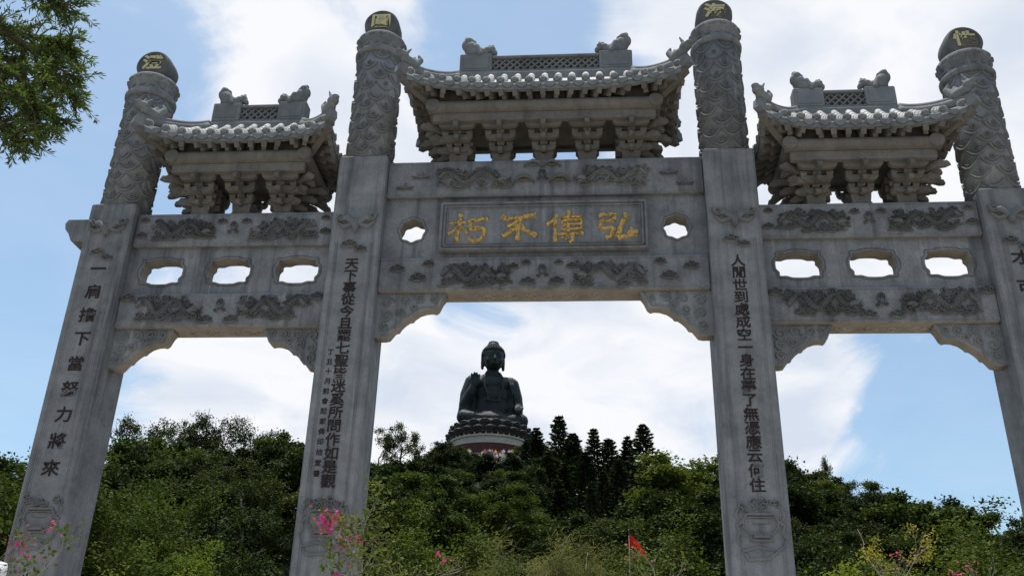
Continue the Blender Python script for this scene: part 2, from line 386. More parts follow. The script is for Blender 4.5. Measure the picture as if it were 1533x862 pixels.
# --- relief carvings
def dragon(mb, fm, x0, x1, zc, H, flip, seed, wt=1.0):
    R = random.Random(seed); L = x1 - x0
    X = (lambda t: x1 - t * L) if flip else (lambda t: x0 + t * L)
    ph = R.uniform(-.6, .6)
    body = []; rad = []
    for i in range(30):
        t = i / 29
        body.append((X(.04 + .80 * t), zc + H * .26 * sin(2 * pi * 1.75 * t + ph) * (1 - .25 * t))); rad.append(H * wt * (.04 + .10 * sin(pi * min(1, .08 + t * .95)) ** .8))
    mb.ribbon(body, rad, 0.070, fm)
    for i in range(3, 28):                             # scale ridges
        (bx, bz) = body[i]; a = body[i + 1]; d = (a[0] - bx, a[1] - bz); l = hypot(*d) or 1; q = rad[i] * .85
        mb.ribbon([(bx - d[1] / l * q, bz + d[0] / l * q), (bx + d[0] / l * .02, bz + d[1] / l * .02), (bx + d[1] / l * q, bz - d[0] / l * q)], [.004, .010, .004], .085, fm)
    for i in range(2, 28, 2):                          # fins along the back
        (bx, bz) = body[i]; a = body[i + 1]; d = (a[0] - bx, a[1] - bz); l = hypot(*d) or 1; nx, nz = -d[1] / l, d[0] / l
        if nz < 0: nx, nz = -nx, -nz
        mb.ribbon([(bx, bz), (bx + nx * H * .17 + d[0] * .5, bz + nz * H * .17)], [H * .035, H * .008], 0.046, fm)
    hx, hz = body[-1]; s = -1 if flip else 1
    mb.ribbon([(hx - s * .02, hz), (hx + s * H * .12, hz + H * .06), (hx + s * H * .28, hz + H * .02)], [H * .10, H * .14, H * .06], 0.109, fm)
    mb.ribbon([(hx + s * H * .08, hz - H * .06), (hx + s * H * .26, hz - H * .12)], [H * .05, H * .03], 0.078, fm)
    for k in (.0, .25): mb.ribbon([(hx + s * H * (.05 - k * .3), hz + H * .12), (hx - s * H * .12, hz + H * (.26 - k * .2)), (hx - s * H * .26, hz + H * (.30 - k * .5))], [H * .035, H * .03, H * .012], 0.078, fm)
    for k in range(3): mb.ribbon([(hx + s * H * .22, hz + H * .02), (hx + s * H * (.38), hz + H * (.1 - .12 * k)), (hx + s * H * .44, hz + H * (.20 - .18 * k))], [H * .022, H * .02, H * .008], 0.054, fm)
    for t in (.18, .42, .62, .84):                     # legs with claws
        bx, bz = body[int(t * 29)]; dn = -1 if bz > zc - .02 else 1
        kx, kz = bx + s * H * .10, bz + dn * H * .20; fx, fz = kx + s * H * .13, kz + dn * H * .10
        fz = max(zc - H * .46, min(zc + H * .46, fz))
        mb.ribbon([(bx, bz), (kx, kz), (fx, fz)], [H * .07, H * .05, H * .035], 0.062, fm)
        for q in (-.7, 0, .7): mb.ribbon([(fx, fz), (fx + s * H * .10 * cos(q), fz + H * .10 * sin(q))], [H * .022, H * .008], 0.046, fm)
    for k in range(int(34 * L)):                       # cloud curls filling the field
        cx = R.uniform(x0 + .04, x1 - .06); cz = zc + R.choice((-1, 1)) * R.uniform(.16, .40) * H; r = R.uniform(.10, .17) * H
        mb.ribbon(spiral(cx, cz, r, r * .25, R.uniform(.9, 1.3), R.uniform(0, 6.28), 11, R.choice((-1, 1))), H * .032, 0.046, fm)
        mb.ribbon([(cx - r * 1.6, cz - r), (cx, cz - r * 1.15), (cx + r * 1.7, cz - r * .8)], [H * .012, H * .034, H * .012], 0.039, fm)
def pearl(mb, fm, x, z, H):
    mb.ribbon([(x, z - .06 * H), (x, z + .1 * H)], [H * .13, H * .11], 0.078, fm)
    for a in (-.9, -.45, 0, .45, .9): mb.ribbon([(x + sin(a) * H * .12, z + cos(a) * H * .05), (x + sin(a) * H * .24, z + H * (.12 + .16 * cos(a))), (x + sin(a) * H * .16, z + H * (.22 + .26 * cos(a)))], [H * .055, H * .045, H * .01], 0.054, fm)
    for s in (-1, 1): mb.ribbon(spiral(x + s * .2 * H, z - .14 * H, .1 * H, .03 * H, 1, 0, 10, s), .03 * H, 0.046, fm)
def cloudlet(mb, fm, x, z, w):
    for dx, dz, r in ((-.26, 0, .17), (0, .10, .20), (.26, 0, .17)):
        mb.ribbon(spiral(x + dx * w, z + dz * w, r * w, .03 * w, 1.1, .4, 11), w * .045, 0.046, fm)
    mb.ribbon([(x - .5 * w, z - .12 * w), (x, z - .22 * w), (x + .5 * w, z - .12 * w)], [.02 * w, .07 * w, .02 * w], 0.046, fm)
def bat(mb, fm, x, z, w):
    for s in (-1, 1):
        mb.ribbon([(x, z), (x + s * .22 * w, z + .20 * w), (x + s * .42 * w, z + .16 * w), (x + s * .5 * w, z + .30 * w)], [.09 * w, .10 * w, .07 * w, .015 * w], 0.078, fm)
        mb.ribbon([(x + s * .1 * w, z + .02 * w), (x + s * .30 * w, z - .04 * w), (x + s * .46 * w, z + .10 * w)], [.06 * w, .06 * w, .02 * w], 0.062, fm)
        mb.ribbon(spiral(x + s * .40 * w, z + .17 * w, .10 * w, .02 * w, 1.0, 1.5, 10, s), .022 * w, 0.085, fm)
    mb.ribbon([(x, z + .10 * w), (x, z - .06 * w), (x, z - .2 * w)], [.06 * w, .10 * w, .03 * w], 0.109, fm)
def awning_bat(mb, fm, x, z, w):
    mb.ribbon([(x - .5 * w, z - .22 * w), (x - .25 * w, z + .05 * w), (x, z + .16 * w), (x + .25 * w, z + .05 * w), (x + .5 * w, z - .22 * w)], [.02 * w, .10 * w, .15 * w, .10 * w, .02 * w], 0.078, fm)
    mb.ribbon([(x - .2 * w, z - .10 * w), (x + .2 * w, z - .10 * w)], [.05 * w, .05 * w], 0.062, fm)
def boat(mb, fm, x, z, w):
    mb.ribbon([(x - .5 * w, z), (x, z - .05 * w), (x + .5 * w, z)], [.02 * w, .08 * w, .02 * w], 0.046, fm)
    mb.ribbon([(x, z), (x + .05 * w, z + .3 * w)], [.16 * w, .02 * w], 0.046, fm)
    mb.ribbon([(x - .45 * w, z - .14 * w), (x + .45 * w, z - .14 * w)], .02 * w, 0.031, fm)

# --- pillars
def pillar(xc, w, ztop, col_top, txt, pitch, size, ztxt, disc, outer):
    sg = -1 if xc < 0 else 1
    mb = MB(); mb.box((xc - w / 2, 0, 0.0), (xc + w / 2, .79, ztop), .03)
    p = O('pillar', mb.mesh('pillar'), 'stone', arch)
    mb = MB(); mb.box((xc - w / 2 - .14, -.14, 0), (xc + w / 2 + .14, .93, .55), .03); mb.box((xc - w / 2 - .08, -.08, .55), (xc + w / 2 + .08, .87, .75), .03)
    O('plinth', mb.mesh('plinth'), 'stone', p)
    # raised edge beads framing the inscription
    f = front(0.0); mb = MB(); e = w * .17; z0 = 3.2; z1 = 8.75
    for s in (-1, 1):
        mb.ribbon([(xc + s * (w / 2 - e), z0), (xc + s * (w / 2 - e), z1)], .011, .012, f)
        mb.ribbon([(xc + s * (w / 2 - e * .78), z0), (xc + s * (w / 2 - e * .78), z1)], .006, .008, f)
    O('edge_bead', mb.mesh('bead'), 'stone', p)
    mb = MB(); bat(mb, f, xc, ztop - 1.33 if not outer else ztop - .52, w * .84)
    O('bat_relief', mb.mesh('bat'), 'carve_light', p); mb = MB()
    cloudlet(mb, f, xc - w * .1, (ztop - 1.66) if not outer else ztop - .92, w * .34); O('cloud_relief', mb.mesh('bat'), 'carve_light', p); mb = MB(); cloudlet(mb, f, xc + w * .14, (ztop - 1.75) if not outer else ztop - 1.02, w * .26); O('cloud_relief', mb.mesh('bat'), 'carve_light', p)
    # vase of flowers near the foot
    mb = MB(); zv = 4.42; k = w * .92
    loop = [(xc + k * a, zv + k * b) for a, b in ((-.24, .19), (.24, .19), (.31, .08), (.31, -.04), (.20, -.17), (-.20, -.17), (-.31, -.04), (-.31, .08), (-.24, .19))]
    mb.ribbon(loop, .022, .04, f)
    mb.ribbon([(xc - .26 * k, zv + .13 * k), (xc + .26 * k, zv + .13 * k)], .012, .03, f)
    mb.ribbon([(xc - .14 * k, zv - .21 * k), (xc + .14 * k, zv - .21 * k)], .03, .05, f)
    mb.ribbon([(xc - .2 * k, zv - .28 * k), (xc + .2 * k, zv - .28 * k)], .02, .04, f)
    mb.ribbon([(xc, zv + .02 * k), (xc, zv + .10 * k)], [.17 * k, .17 * k], .02, f)
    for q in range(16):
        a = rnd.uniform(-.38, .38); mb.ribbon(spiral(xc + a * k, zv + k * rnd.uniform(.26, .42), rnd.uniform(.035, .06), .01, 1.2, rnd.uniform(0, 6), 10), .014, .04, f)
    for s in (-1, 1):
        mb.ribbon([(xc + s * .32 * k, zv + .05 * k), (xc + s * .42 * k, zv - .02 * k), (xc + s * .38 * k, zv - .14 * k), (xc + s * .44 * k, zv - .26 * k), (xc + s * .36 * k, zv - .42 * k)], [.03, .025, .03, .02, .008], .035, f)
        mb.ribbon([(xc + s * .36 * k, zv + .34 * k), (xc + s * .44 * k, zv + .16 * k), (xc + s * .36 * k, zv + .05 * k)], [.012, .028, .012], .03, f)
    mb.ribbon([(xc + .40 * k, zv - .36 * k), (xc + .1 * k, zv - .60 * k), (xc - .25 * k, zv - .62 * k), (xc - .36 * k, zv - .48 * k), (xc - .1 * k, zv - .40 * k), (xc + .25 * k, zv - .46 * k)], [.01, .028, .03, .03, .025, .01], .035, f)
    O('vase_relief', mb.mesh('vase'), 'carve_light', p)
    if outer and xc < 0:                                # framed seal on the inner side face
        xs = xc + w / 2; g = lambda u, v, w_: (xs + w_, u, v)
        mb = MB(); mb.ribbon([(.22, 4.50), (.22, 4.14), (.55, 4.14), (.55, 4.46)], .025, .02, g); mb.ribbon([(.30, 4.28), (.47, 4.28)], .02, .02, g); mb.ribbon([(.38, 4.24), (.38, 4.38), (.46, 4.40)], .018, .02, g)
        O('seal_relief', mb.mesh('seal'), 'carve_light', p)
    for i, ch in enumerate(txt):
        O('character', glyph(ch, size, .006, size * .014, 1.08), 'ink', p, (xc, -.004, ztxt - pitch * i))
    # round column with cloud carving, neck rings and drum finial
    zt = col_top
    mb = MB(); mb.lathe([(.375, ztop - .03), (.378, zt - .5), (.385, zt)], 40, (xc, CY, 0))
    c = O('round_column', mb.mesh('col', True), 'stone', arch)
    for pl in c.data.polygons:
        if len(pl.vertices) > 4: pl.use_smooth = False
    mb = MB(); h = zt - ztop; rows = int(h / .20); R = random.Random(int(xc * 10) + 50)
    cyl = lambda u, v, w_: (xc + (.378 + w_) * cos(u / .38), CY + (.378 + w_) * sin(u / .38), v)
    for j in range(rows):
        n = 7; zz = ztop + .13 + j * h / rows
        for i in range(n):
            a = 2 * pi * .38 * (i + (j % 2) * .5 + R.uniform(-.1, .1)) / n; ww = 2 * pi * .38 / n * .46
            z_ = zz + R.uniform(-.02, .02)
            mb.ribbon([(a + ww * q, z_ - .075 + .135 * q * q) for q in np.linspace(-1, 1, 9)], [.008, .018, .022, .024, .024, .024, .022, .018, .008], .034, cyl)
            if R.random() < .85: mb.ribbon([(a + ww * .6 * q, z_ - .015 + .085 * q * q) for q in np.linspace(-1, 1, 6)], [.005, .012, .016, .016, .012, .005], .022, cyl)
            if R.random() < .7: mb.ribbon(spiral(a + ww * .1, z_ + .055, .045, .010, 1.3, 1.0, 11), .013, .028, cyl)
    O('cloud_relief', mb.mesh('clouds'), 'carve_light', c)
    mb = MB(); mb.lathe([(.40, zt), (.435, zt + .03), (.44, zt + .08), (.41, zt + .11), (.385, zt + .13), (.385, zt + .25), (.41, zt + .28), (.43, zt + .30), (.43, zt + .41), (.40, zt + .445), (.36, zt + .45)], 40, (xc, CY, 0))
    nk = O('neck_ring', mb.mesh('ring', True), 'stone', c)
    for i in range(14):
        mb = MB(); a = 2 * pi * i / 14; R2 = .43
        g2 = lambda u, v, w_: (xc + (R2 + w_) * cos(u / R2), CY + (R2 + w_) * sin(u / R2), v)
        mb.ribbon([(a * R2 - .045, zt + .355), (a * R2, zt + .355), (a * R2 + .045, zt + .355)], [.03, .05, .03], .025, g2)
        O('neck_boss', mb.mesh('boss'), 'carve_light', c); mb = MB()
        g3 = lambda u, v, w_: (xc + (.385 + w_) * cos(u / .385), CY + (.385 + w_) * sin(u / .385), v)
        mb.ribbon([((a + .2) * .385 - .04, zt + .19), ((a + .2) * .385 + .04, zt + .19)], [.025, .025], .02, g3)
        O('neck_stud', mb.mesh('boss'), 'carve_light', c)
    zc = zt + .50 + .24; y0 = .16
    mb = MB(); mb.lathe([(.02, y0 + .02), (.235, y0 + .02), (.245, y0), (.275, y0), (.30, y0 + .03), (.315, y0 + .12), (.315, y0 + .36), (.30, y0 + .45), (.27, y0 + .48), (.02, y0 + .48)], 36, (xc, 0, zc), 'Y')
    fn = O('drum_finial', mb.mesh('drum', False), 'darkdisc', c)
    O('character', glyph(disc, .36, .012, .011, 1.05), 'gold_pale', c, (xc, y0 + .012, zc + .045), scale=(1, 1, .88))
    if outer:
        pts = [(7.40, 9.37), (7.86, 9.37), (7.90, 9.30), (7.88, 9.20), (7.80, 9.10), (7.74, 8.98), (7.66, 8.95), (7.60, 8.97), (7.50, 8.93), (7.40, 8.93)]
        O('beam_end', shape_mesh([[(q[0] * sg, q[1]) for q in pts]], .40, .40), 'stone', p)
    return p
T_IL = '天下事從今且罷七聖皆迷奚所問作如是觀'
T_IR = '人閒世到處成空一身在夢了無憑應云何住'
pil = pillar(-2.95, .80, 10.39, 12.58, T_IL, .2005, .205, 8.38, '圓', False)
for i, ch in enumerate('丁丑十月前會陳家佛印拙堂書'):
    O('signature_character', glyph(ch, .10, .004, .001), 'ink', pil, (-3.125, -.003, 6.91 - .1525 * i))
pillar(2.95, .80, 10.39, 12.58, T_IR, .2005, .205, 8.36, '海', False)
pillar(-7.03, .76, 9.56, 11.80, '一肩擔下當努力將來', .402, .25, 8.354, '澄', True)
pillar(7.03, .76, 9.56, 11.80, '才可', .49, .25, 8.358, '性', True)

# --- beams, panels, corbels
def sheltered_bounce(o, test):
    """raw warm stone for covered faces, its colour paled to paint in ground bounce"""
    o.data.materials.append(M['soffit_bounce'])
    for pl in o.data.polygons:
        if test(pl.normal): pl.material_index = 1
def beam(name, x0, x1, z0, z1, y0=.15, y1=.60):
    mb = MB(); mb.box((x0, y0, z0), (x1, y1, z1), .018)
    b = O(name, mb.mesh(name), 'stone', arch); 
    if z0 < 8.2: sheltered_bounce(b, lambda n: n.z < -.9)
    mb = MB()
    for zz in (z1 - .045, z0 + .03): mb.ribbon([(x0 + .01, zz), (x1 - .01, zz)], .010, .010, front(y0))
    O('edge_moulding', mb.mesh('em'), 'stone', b)
    return b
def soffit_relief(b, xa, xb, z, y):
    mb = MB(); g = lambda u, v, w: (u, v, z - w)
    n = max(3, int((xb - xa) / .3)); R = random.Random(int(xa * 10))
    for i in range(n):
        x = xa + (xb - xa) * (i + .5) / n
        mb.ribbon(spiral(x, y, .085, .02, 1.2, R.uniform(0, 6), 12), .016, .03, g)
        mb.ribbon([(x - .14, y - .05), (x, y + .06), (x + .14, y - .05)], [.008, .02, .008], .03, g)
    O('soffit_relief', mb.mesh('sr'), 'soffit_bounce', b)
f15 = front(.15)
# centre bay
bu = beam('lintel_beam', -2.55, 2.55, 9.665, 10.334)
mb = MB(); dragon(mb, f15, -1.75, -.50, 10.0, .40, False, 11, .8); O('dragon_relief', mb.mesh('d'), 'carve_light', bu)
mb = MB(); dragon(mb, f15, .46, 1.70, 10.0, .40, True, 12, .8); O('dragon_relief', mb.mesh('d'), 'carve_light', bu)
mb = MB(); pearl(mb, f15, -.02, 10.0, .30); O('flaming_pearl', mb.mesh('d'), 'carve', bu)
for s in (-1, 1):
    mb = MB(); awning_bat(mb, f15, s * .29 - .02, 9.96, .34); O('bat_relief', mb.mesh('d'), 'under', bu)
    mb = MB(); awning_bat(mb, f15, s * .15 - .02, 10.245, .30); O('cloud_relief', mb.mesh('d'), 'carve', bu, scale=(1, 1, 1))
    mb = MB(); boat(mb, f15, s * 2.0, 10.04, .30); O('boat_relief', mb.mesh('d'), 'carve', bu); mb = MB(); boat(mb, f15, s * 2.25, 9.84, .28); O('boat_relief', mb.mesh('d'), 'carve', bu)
bl = beam('lintel_beam', -2.55, 2.55, 7.98, 8.557)
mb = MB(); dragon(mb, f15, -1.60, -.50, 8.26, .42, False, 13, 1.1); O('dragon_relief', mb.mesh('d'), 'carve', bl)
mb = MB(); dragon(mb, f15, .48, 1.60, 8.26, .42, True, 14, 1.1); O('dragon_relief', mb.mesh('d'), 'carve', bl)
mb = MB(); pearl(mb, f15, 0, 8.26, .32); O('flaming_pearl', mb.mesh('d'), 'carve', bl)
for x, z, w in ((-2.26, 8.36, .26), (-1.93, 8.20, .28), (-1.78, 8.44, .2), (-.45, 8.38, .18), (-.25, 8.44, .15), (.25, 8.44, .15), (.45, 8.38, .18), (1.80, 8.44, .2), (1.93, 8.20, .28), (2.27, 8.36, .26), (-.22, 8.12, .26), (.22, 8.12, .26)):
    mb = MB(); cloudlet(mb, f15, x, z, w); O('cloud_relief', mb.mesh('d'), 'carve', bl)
soffit_relief(bl, -1.0, .9, 7.98, .40)
def lobed(cx, cz, a, b, p, amp, n, m=72):
    L = []
    for i in range(m):
        t = 2 * pi * i / m; c, s = cos(t), sin(t); k = 1 + amp * cos(n * t)
        L.append((cx + a * k * copysign(abs(c) ** p, c), cz + b * k * copysign(abs(s) ** p, s)))
    return L
def panel(x0, x1, z0, z1, holes, y0=.24, y1=.52):
    pn = O('pierced_panel', shape_mesh([[(x0, z0), (x1, z0), (x1, z1), (x0, z1)]] + holes, y1 - y0, (y0 + y1) / 2), 'stone', arch)
    sheltered_bounce(pn, lambda n: abs(n.y) < .5)
    for h in holes:
        mb = MB(); mb.ribbon(h + h[:1], .018, .022, front(y0)); O('opening_rim', mb.mesh('rim'), 'stone', pn)
        mb = MB(); cx = sum(q[0] for q in h) / len(h); cz = sum(q[1] for q in h) / len(h)
        g = [(cx + (q[0] - cx) * 1.09, cz + (q[1] - cz) * 1.12) for q in h]; mb.ribbon(g + g[:1], .006, .010, front(y0)); O('opening_groove', mb.mesh('rim'), 'carve', pn)
    return pn
panel(-2.55, 2.55, 8.557, 9.665, [lobed(-2.09, 9.09, .21, .215, .95, .05, 8), lobed(2.09, 9.09, .21, .215, .95, .05, 8)])
pq = MB(); pq.box((-1.645, .15, 8.66), (1.645, .24, 9.545), .01)
plq = O('plaque', pq.mesh('plq'), 'stone', arch)
mb = MB()
for k, (ins, hh, rr) in enumerate(((.03, .045, .028), (.085, .03, .02), (.125, .018, .012))):
    a, b, c, d = -1.645 + ins, 1.645 - ins, 8.66 + ins, 9.545 - ins
    for q in (((a, c), (b, c)), ((b, c), (b, d)), ((b, d), (a, d)), ((a, d), (a, c))): mb.ribbon(list(q), rr, hh, f15)
O('plaque_frame', mb.mesh('pf'), 'stone', plq)
STK = {
 '朽': [([(65, 165), (185, 160)], 14), ([(147, 98), (140, 200), (122, 302)], 22), ([(130, 188), (95, 225), (60, 240)], 14), ([(150, 185), (182, 212), (200, 245)], 12),
       ([(203, 152), (270, 142), (342, 130)], 22), ([(228, 150), (214, 205)], 20), ([(212, 206), (290, 198), (322, 212), (320, 252), (290, 288), (245, 297), (214, 270)], 24)],
 '不': [([(440, 128), (480, 150), (560, 140), (684, 122)], 24), ([(575, 150), (515, 195), (478, 202)], 22), ([(545, 200), (492, 250), (445, 272)], 26), ([(556, 190), (555, 308)], 26), ([(560, 190), (620, 240), (692, 272)], 26)],
 '傳': [([(832, 92), (800, 135), (754, 160)], 20), ([(820, 120), (818, 288)], 22), ([(858, 110), (1008, 104)], 15), ([(912, 62), (912, 215)], 20), ([(870, 130), (870, 195)], 14), ([(870, 130), (1005, 125), (1000, 190)], 15),
       ([(870, 160), (1000, 156)], 12), ([(865, 196), (1002, 190)], 14), ([(835, 232), (1018, 222)], 18), ([(942, 225), (940, 275), (915, 288)], 22), ([(868, 250), (902, 272)], 14)],
 '弘': [([(1133, 112), (1190, 97), (1250, 100), (1240, 145)], 22), ([(1150, 147), (1240, 145)], 20), ([(1152, 150), (1140, 197), (1180, 202), (1235, 195)], 22), ([(1235, 195), (1222, 250), (1178, 272)], 25),
       ([(1332, 98), (1290, 180), (1264, 268)], 30), ([(1264, 268), (1330, 257), (1395, 240)], 28), ([(1345, 212), (1402, 240)], 38)]}
for ch, cx, cz in (('朽', -1.19, 9.07), ('不', -.37, 9.06), ('傳', .345, 9.07), ('弘', 1.175, 9.07)):
    S = STK[ch]; xs = [q[0] for s, w in S for q in s]; ys = [q[1] for s, w in S for q in s]
    mx, my = (min(xs) + max(xs)) / 2, (min(ys) + max(ys)) / 2; mb = MB()
    for s, w in S:
        pts = []
        for a, b in zip(s[:-1], s[1:]):
            for i in range(4): pts.append((a[0] + (b[0] - a[0]) * i / 4, a[1] + (b[1] - a[1]) * i / 4))
        pts.append(s[-1]); n = len(pts)
        rad = [w * .80 * .00235 * (.78 + .3 * abs(2 * i / (n - 1) - 1)) for i in range(n)]
        mb.ribbon([(cx + (p[0] - mx) * .00222, cz - (p[1] - my) * .0025) for p in pts], rad, .03, f15)
    O('character', mb.mesh('ch'), 'gold', plq)
def corbel(xp, zt, s, wd, ht):
    """scalloped bracket under a beam: xp is the pillar face, s points into the opening"""
    P = [(0, 0), (1.0, 0), (1.0, -.06), (.95, -.16), (.90, -.33), (.86, -.38), (.80, -.36), (.72, -.37), (.62, -.42), (.55, -.50), (.52, -.56), (.47, -.57), (.41, -.64), (.36, -.72), (.33, -.80), (.28, -.82), (.24, -.90), (.20, -.98), (.14, -1.0), (0, -1.0)]
    pts = [(xp + s * a * wd, zt + b * ht) for a, b in P]
    c = O('corbel', shape_mesh([pts], .21, .345), 'stone', arch); sheltered_bounce(c, lambda n: abs(n.y) < .5)
    mb = MB(); f = front(.24)
    mb.ribbon([(xp + s * (a * wd - .04), zt + b * ht + .035) for a, b in P[2:-1]], .014, .015, f)
    for a, b, r in ((.16, -.2, .10), (.40, -.16, .09), (.64, -.15, .08), (.84, -.14, .06), (.16, -.5, .10), (.36, -.42, .08), (.14, -.76, .08), (.55, -.32, .05)):
        mb.ribbon(spiral(xp + s * a * wd, zt + b * ht, r, .02, 1.3, rnd.uniform(0, 6), 13, s), .017, .03, f)
    O('scroll_relief', mb.mesh('sc'), 'carve_light', c)
for s in (-1, 1):
    corbel(s * 2.55, 7.975, -s, 1.06, .73)
    corbel(s * 3.35, 7.398, s, .93, .64); corbel(s * 6.65, 7.398, -s, .93, .64)
# side bays
for s in (-1, 1):
    a, b = sorted((s * 3.35, s * 6.65)); mid = (a + b) / 2
    bu = beam('lintel_beam', a, b, 8.823, 9.422)
    bl = beam('lintel_beam', a, b, 7.403, 7.978)
    for bb, zc, H, sd, wt in ((bu, 9.12, .40, 20, .9), (bl, 7.73, .42, 30, 1.15)):
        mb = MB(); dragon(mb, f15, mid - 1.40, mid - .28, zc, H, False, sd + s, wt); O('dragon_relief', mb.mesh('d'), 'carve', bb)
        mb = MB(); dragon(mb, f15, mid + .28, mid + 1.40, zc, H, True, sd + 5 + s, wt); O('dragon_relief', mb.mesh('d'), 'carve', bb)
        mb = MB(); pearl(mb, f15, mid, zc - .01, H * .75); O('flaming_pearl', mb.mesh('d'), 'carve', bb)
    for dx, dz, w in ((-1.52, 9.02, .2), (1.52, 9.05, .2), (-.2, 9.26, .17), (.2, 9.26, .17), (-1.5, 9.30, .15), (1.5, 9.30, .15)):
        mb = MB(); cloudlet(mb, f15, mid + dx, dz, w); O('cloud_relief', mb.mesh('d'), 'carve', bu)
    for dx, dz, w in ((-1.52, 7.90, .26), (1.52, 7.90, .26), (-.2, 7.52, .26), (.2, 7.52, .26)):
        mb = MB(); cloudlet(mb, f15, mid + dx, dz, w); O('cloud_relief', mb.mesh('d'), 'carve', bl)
    soffit_relief(bl, mid - .7, mid + .7, 7.403, .40)
    panel(a, b, 7.978, 8.823, [lobed(mid + q, 8.40, .345, .225, .52, .055, 8) for q in (-1.105, 0, 1.105)])

# --- roofs
def beast_ridge():
    return blob([('e', (0, 0, .10), (.20, .12, .12)), ('e', (.10, 0, .22), (.12, .11, .14)), ('e', (.14, 0, .37), (.085, .09, .085)), ('e', (.08, -.0, .36), (.06, .06, .05)), ('e', (.20, 0, .30), (.06, .07, .10)),
                 ('e', (.17, 0, .44), (.05, .05, .04)), ('c', [(.0, -.08, .2), (-.06, -.1, .02)], [.05, .05]), ('c', [(.0, .08, .2), (-.06, .1, .02)], [.05, .05]), ('e', (-.17, 0, .16), (.085, .09, .07)),
                 ('e', (-.24, 0, .20), (.06, .07, .055)), ('e', (-.245, 0, .27), (.028, .03, .04)), ('e', (-.20, 0, .25), (.04, .05, .03)), ('e', (-.28, 0, .12), (.05, .06, .06))], .016, 1)
def beast_corner():
    return blob([('e', (0, 0, .06), (.13, .075, .08)), ('e', (.11, 0, .12), (.075, .07, .06)), ('e', (.17, 0, .15), (.05, .05, .025)), ('e', (.16, 0, .085), (.045, .045, .02)), ('c', [(.08, .03, .16), (.02, .04, .26)], [.028, .010]),
                 ('c', [(.11, -.03, .17), (.07, -.05, .28)], [.026, .010]), ('c', [(-.10, 0, .10), (-.16, 0, .20), (-.13, 0, .26)], [.05, .04, .015]), ('c', [(-.04, 0, .12), (-.07, 0, .20)], [.04, .012])], .012, 1)
BR, BC = beast_ridge(), beast_corner()
DISC = MB(); DISC.lathe([(.012, -.018), (.042, -.018), (.044, -.006), (.056, -.006), (.060, -.018), (.067, -.014), (.069, .03), (.062, .05)], 14, (0, 0, 0), 'Y'); DISC = DISC.mesh('disc')
DRIP = shape_mesh([[(-.10, .045), (-.05, .02), (.05, .02), (.10, .045), (.085, -.03), (.04, -.065), (0, -.085), (-.04, -.065), (-.085, -.03)]], .02, 0)
def gong(L, h=.085, d=.075, curl=.06):
    pts = [(-L, h), (-L, h * .62), (-L + .025, h * .28), (-L + .07, -.0), (L - .07, 0), (L - .025, h * .28), (L, h * .62), (L, h)]
    return shape_mesh([pts], d, 0, .004)
def nose(L, h=.095, d=.07):
    """bracket arm seen from the side, running back from the beak, local x forward"""
    pts = [(-.25, 0), (L - .10, 0), (L + .0, -.035), (L + .075, -.03), (L + .06, .03), (L + .02, .045), (L - .01, h), (-.25, h)]
    return shape_mesh([pts], d, 0, .004)
G_S, G_M, G_L = gong(.19), gong(.245), gong(.30, .09)
N_1, N_2, N_3 = nose(.30), nose(.45), nose(.60)
DOU = MB(); DOU.add([(-.055, -.055, 0), (.055, -.055, 0), (.055, .055, 0), (-.055, .055, 0), (-.075, -.075, .045), (.075, -.075, .045), (.075, .075, .045), (-.075, .075, .045), (-.075, -.075, .10), (.075, -.075, .10), (.075, .075, .10), (-.075, .075, .10)],
    [(0, 3, 2, 1), (0, 1, 5, 4), (1, 2, 6, 5), (2, 3, 7, 6), (3, 0, 4, 7), (4, 5, 9, 8), (5, 6, 10, 9), (6, 7, 11, 10), (7, 4, 8, 11), (8, 9, 10, 11)]); DOU = DOU.mesh('dou')
BASE = MB(); BASE.add([(-.17, -.19, 0), (.17, -.19, 0), (.17, .19, 0), (-.17, .19, 0), (-.14, -.17, .07), (.14, -.17, .07), (.14, .17, .07), (-.14, .17, .07), (-.16, -.18, .20), (.16, -.18, .20), (.16, .18, .20), (-.16, .18, .20)],
    [(0, 3, 2, 1), (0, 1, 5, 4), (1, 2, 6, 5), (2, 3, 7, 6), (3, 0, 4, 7), (4, 5, 9, 8), (5, 6, 10, 9), (6, 7, 11, 10), (7, 4, 8, 11), (8, 9, 10, 11)]); BASE = BASE.mesh('base')
def bracket_set(x, z, corner=0):
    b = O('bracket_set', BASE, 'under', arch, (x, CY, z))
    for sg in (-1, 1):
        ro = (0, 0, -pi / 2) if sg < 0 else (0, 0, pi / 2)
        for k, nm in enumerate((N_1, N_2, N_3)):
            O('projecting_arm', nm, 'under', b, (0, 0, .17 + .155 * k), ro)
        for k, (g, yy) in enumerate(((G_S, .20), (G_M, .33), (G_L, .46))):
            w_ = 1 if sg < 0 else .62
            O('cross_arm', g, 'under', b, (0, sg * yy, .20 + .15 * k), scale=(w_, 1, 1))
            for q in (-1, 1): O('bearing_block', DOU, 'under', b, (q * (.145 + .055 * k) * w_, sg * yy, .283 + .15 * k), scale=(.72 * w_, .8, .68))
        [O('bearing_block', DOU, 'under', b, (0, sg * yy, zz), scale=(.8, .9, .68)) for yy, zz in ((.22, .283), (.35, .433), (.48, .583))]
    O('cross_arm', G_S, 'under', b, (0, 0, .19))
    if corner:
        ro = (0, 0, 0 if corner > 0 else pi)
        for k, nm in enumerate((N_1, N_2, N_3)):
            O('projecting_arm', nm, 'under', b, (0, 0, .175 + .155 * k), ro)
            for sg in (-1, 1):
                O('projecting_arm', nm, 'under', b, (0, 0, .185 + .155 * k), (0, 0, atan2(sg, corner)), (1.2, 1, 1))
                if k: O('projecting_arm', nm, 'under', b, (0, sg * .30, .18 + .155 * k), ro, (.8, 1, 1))
    return b
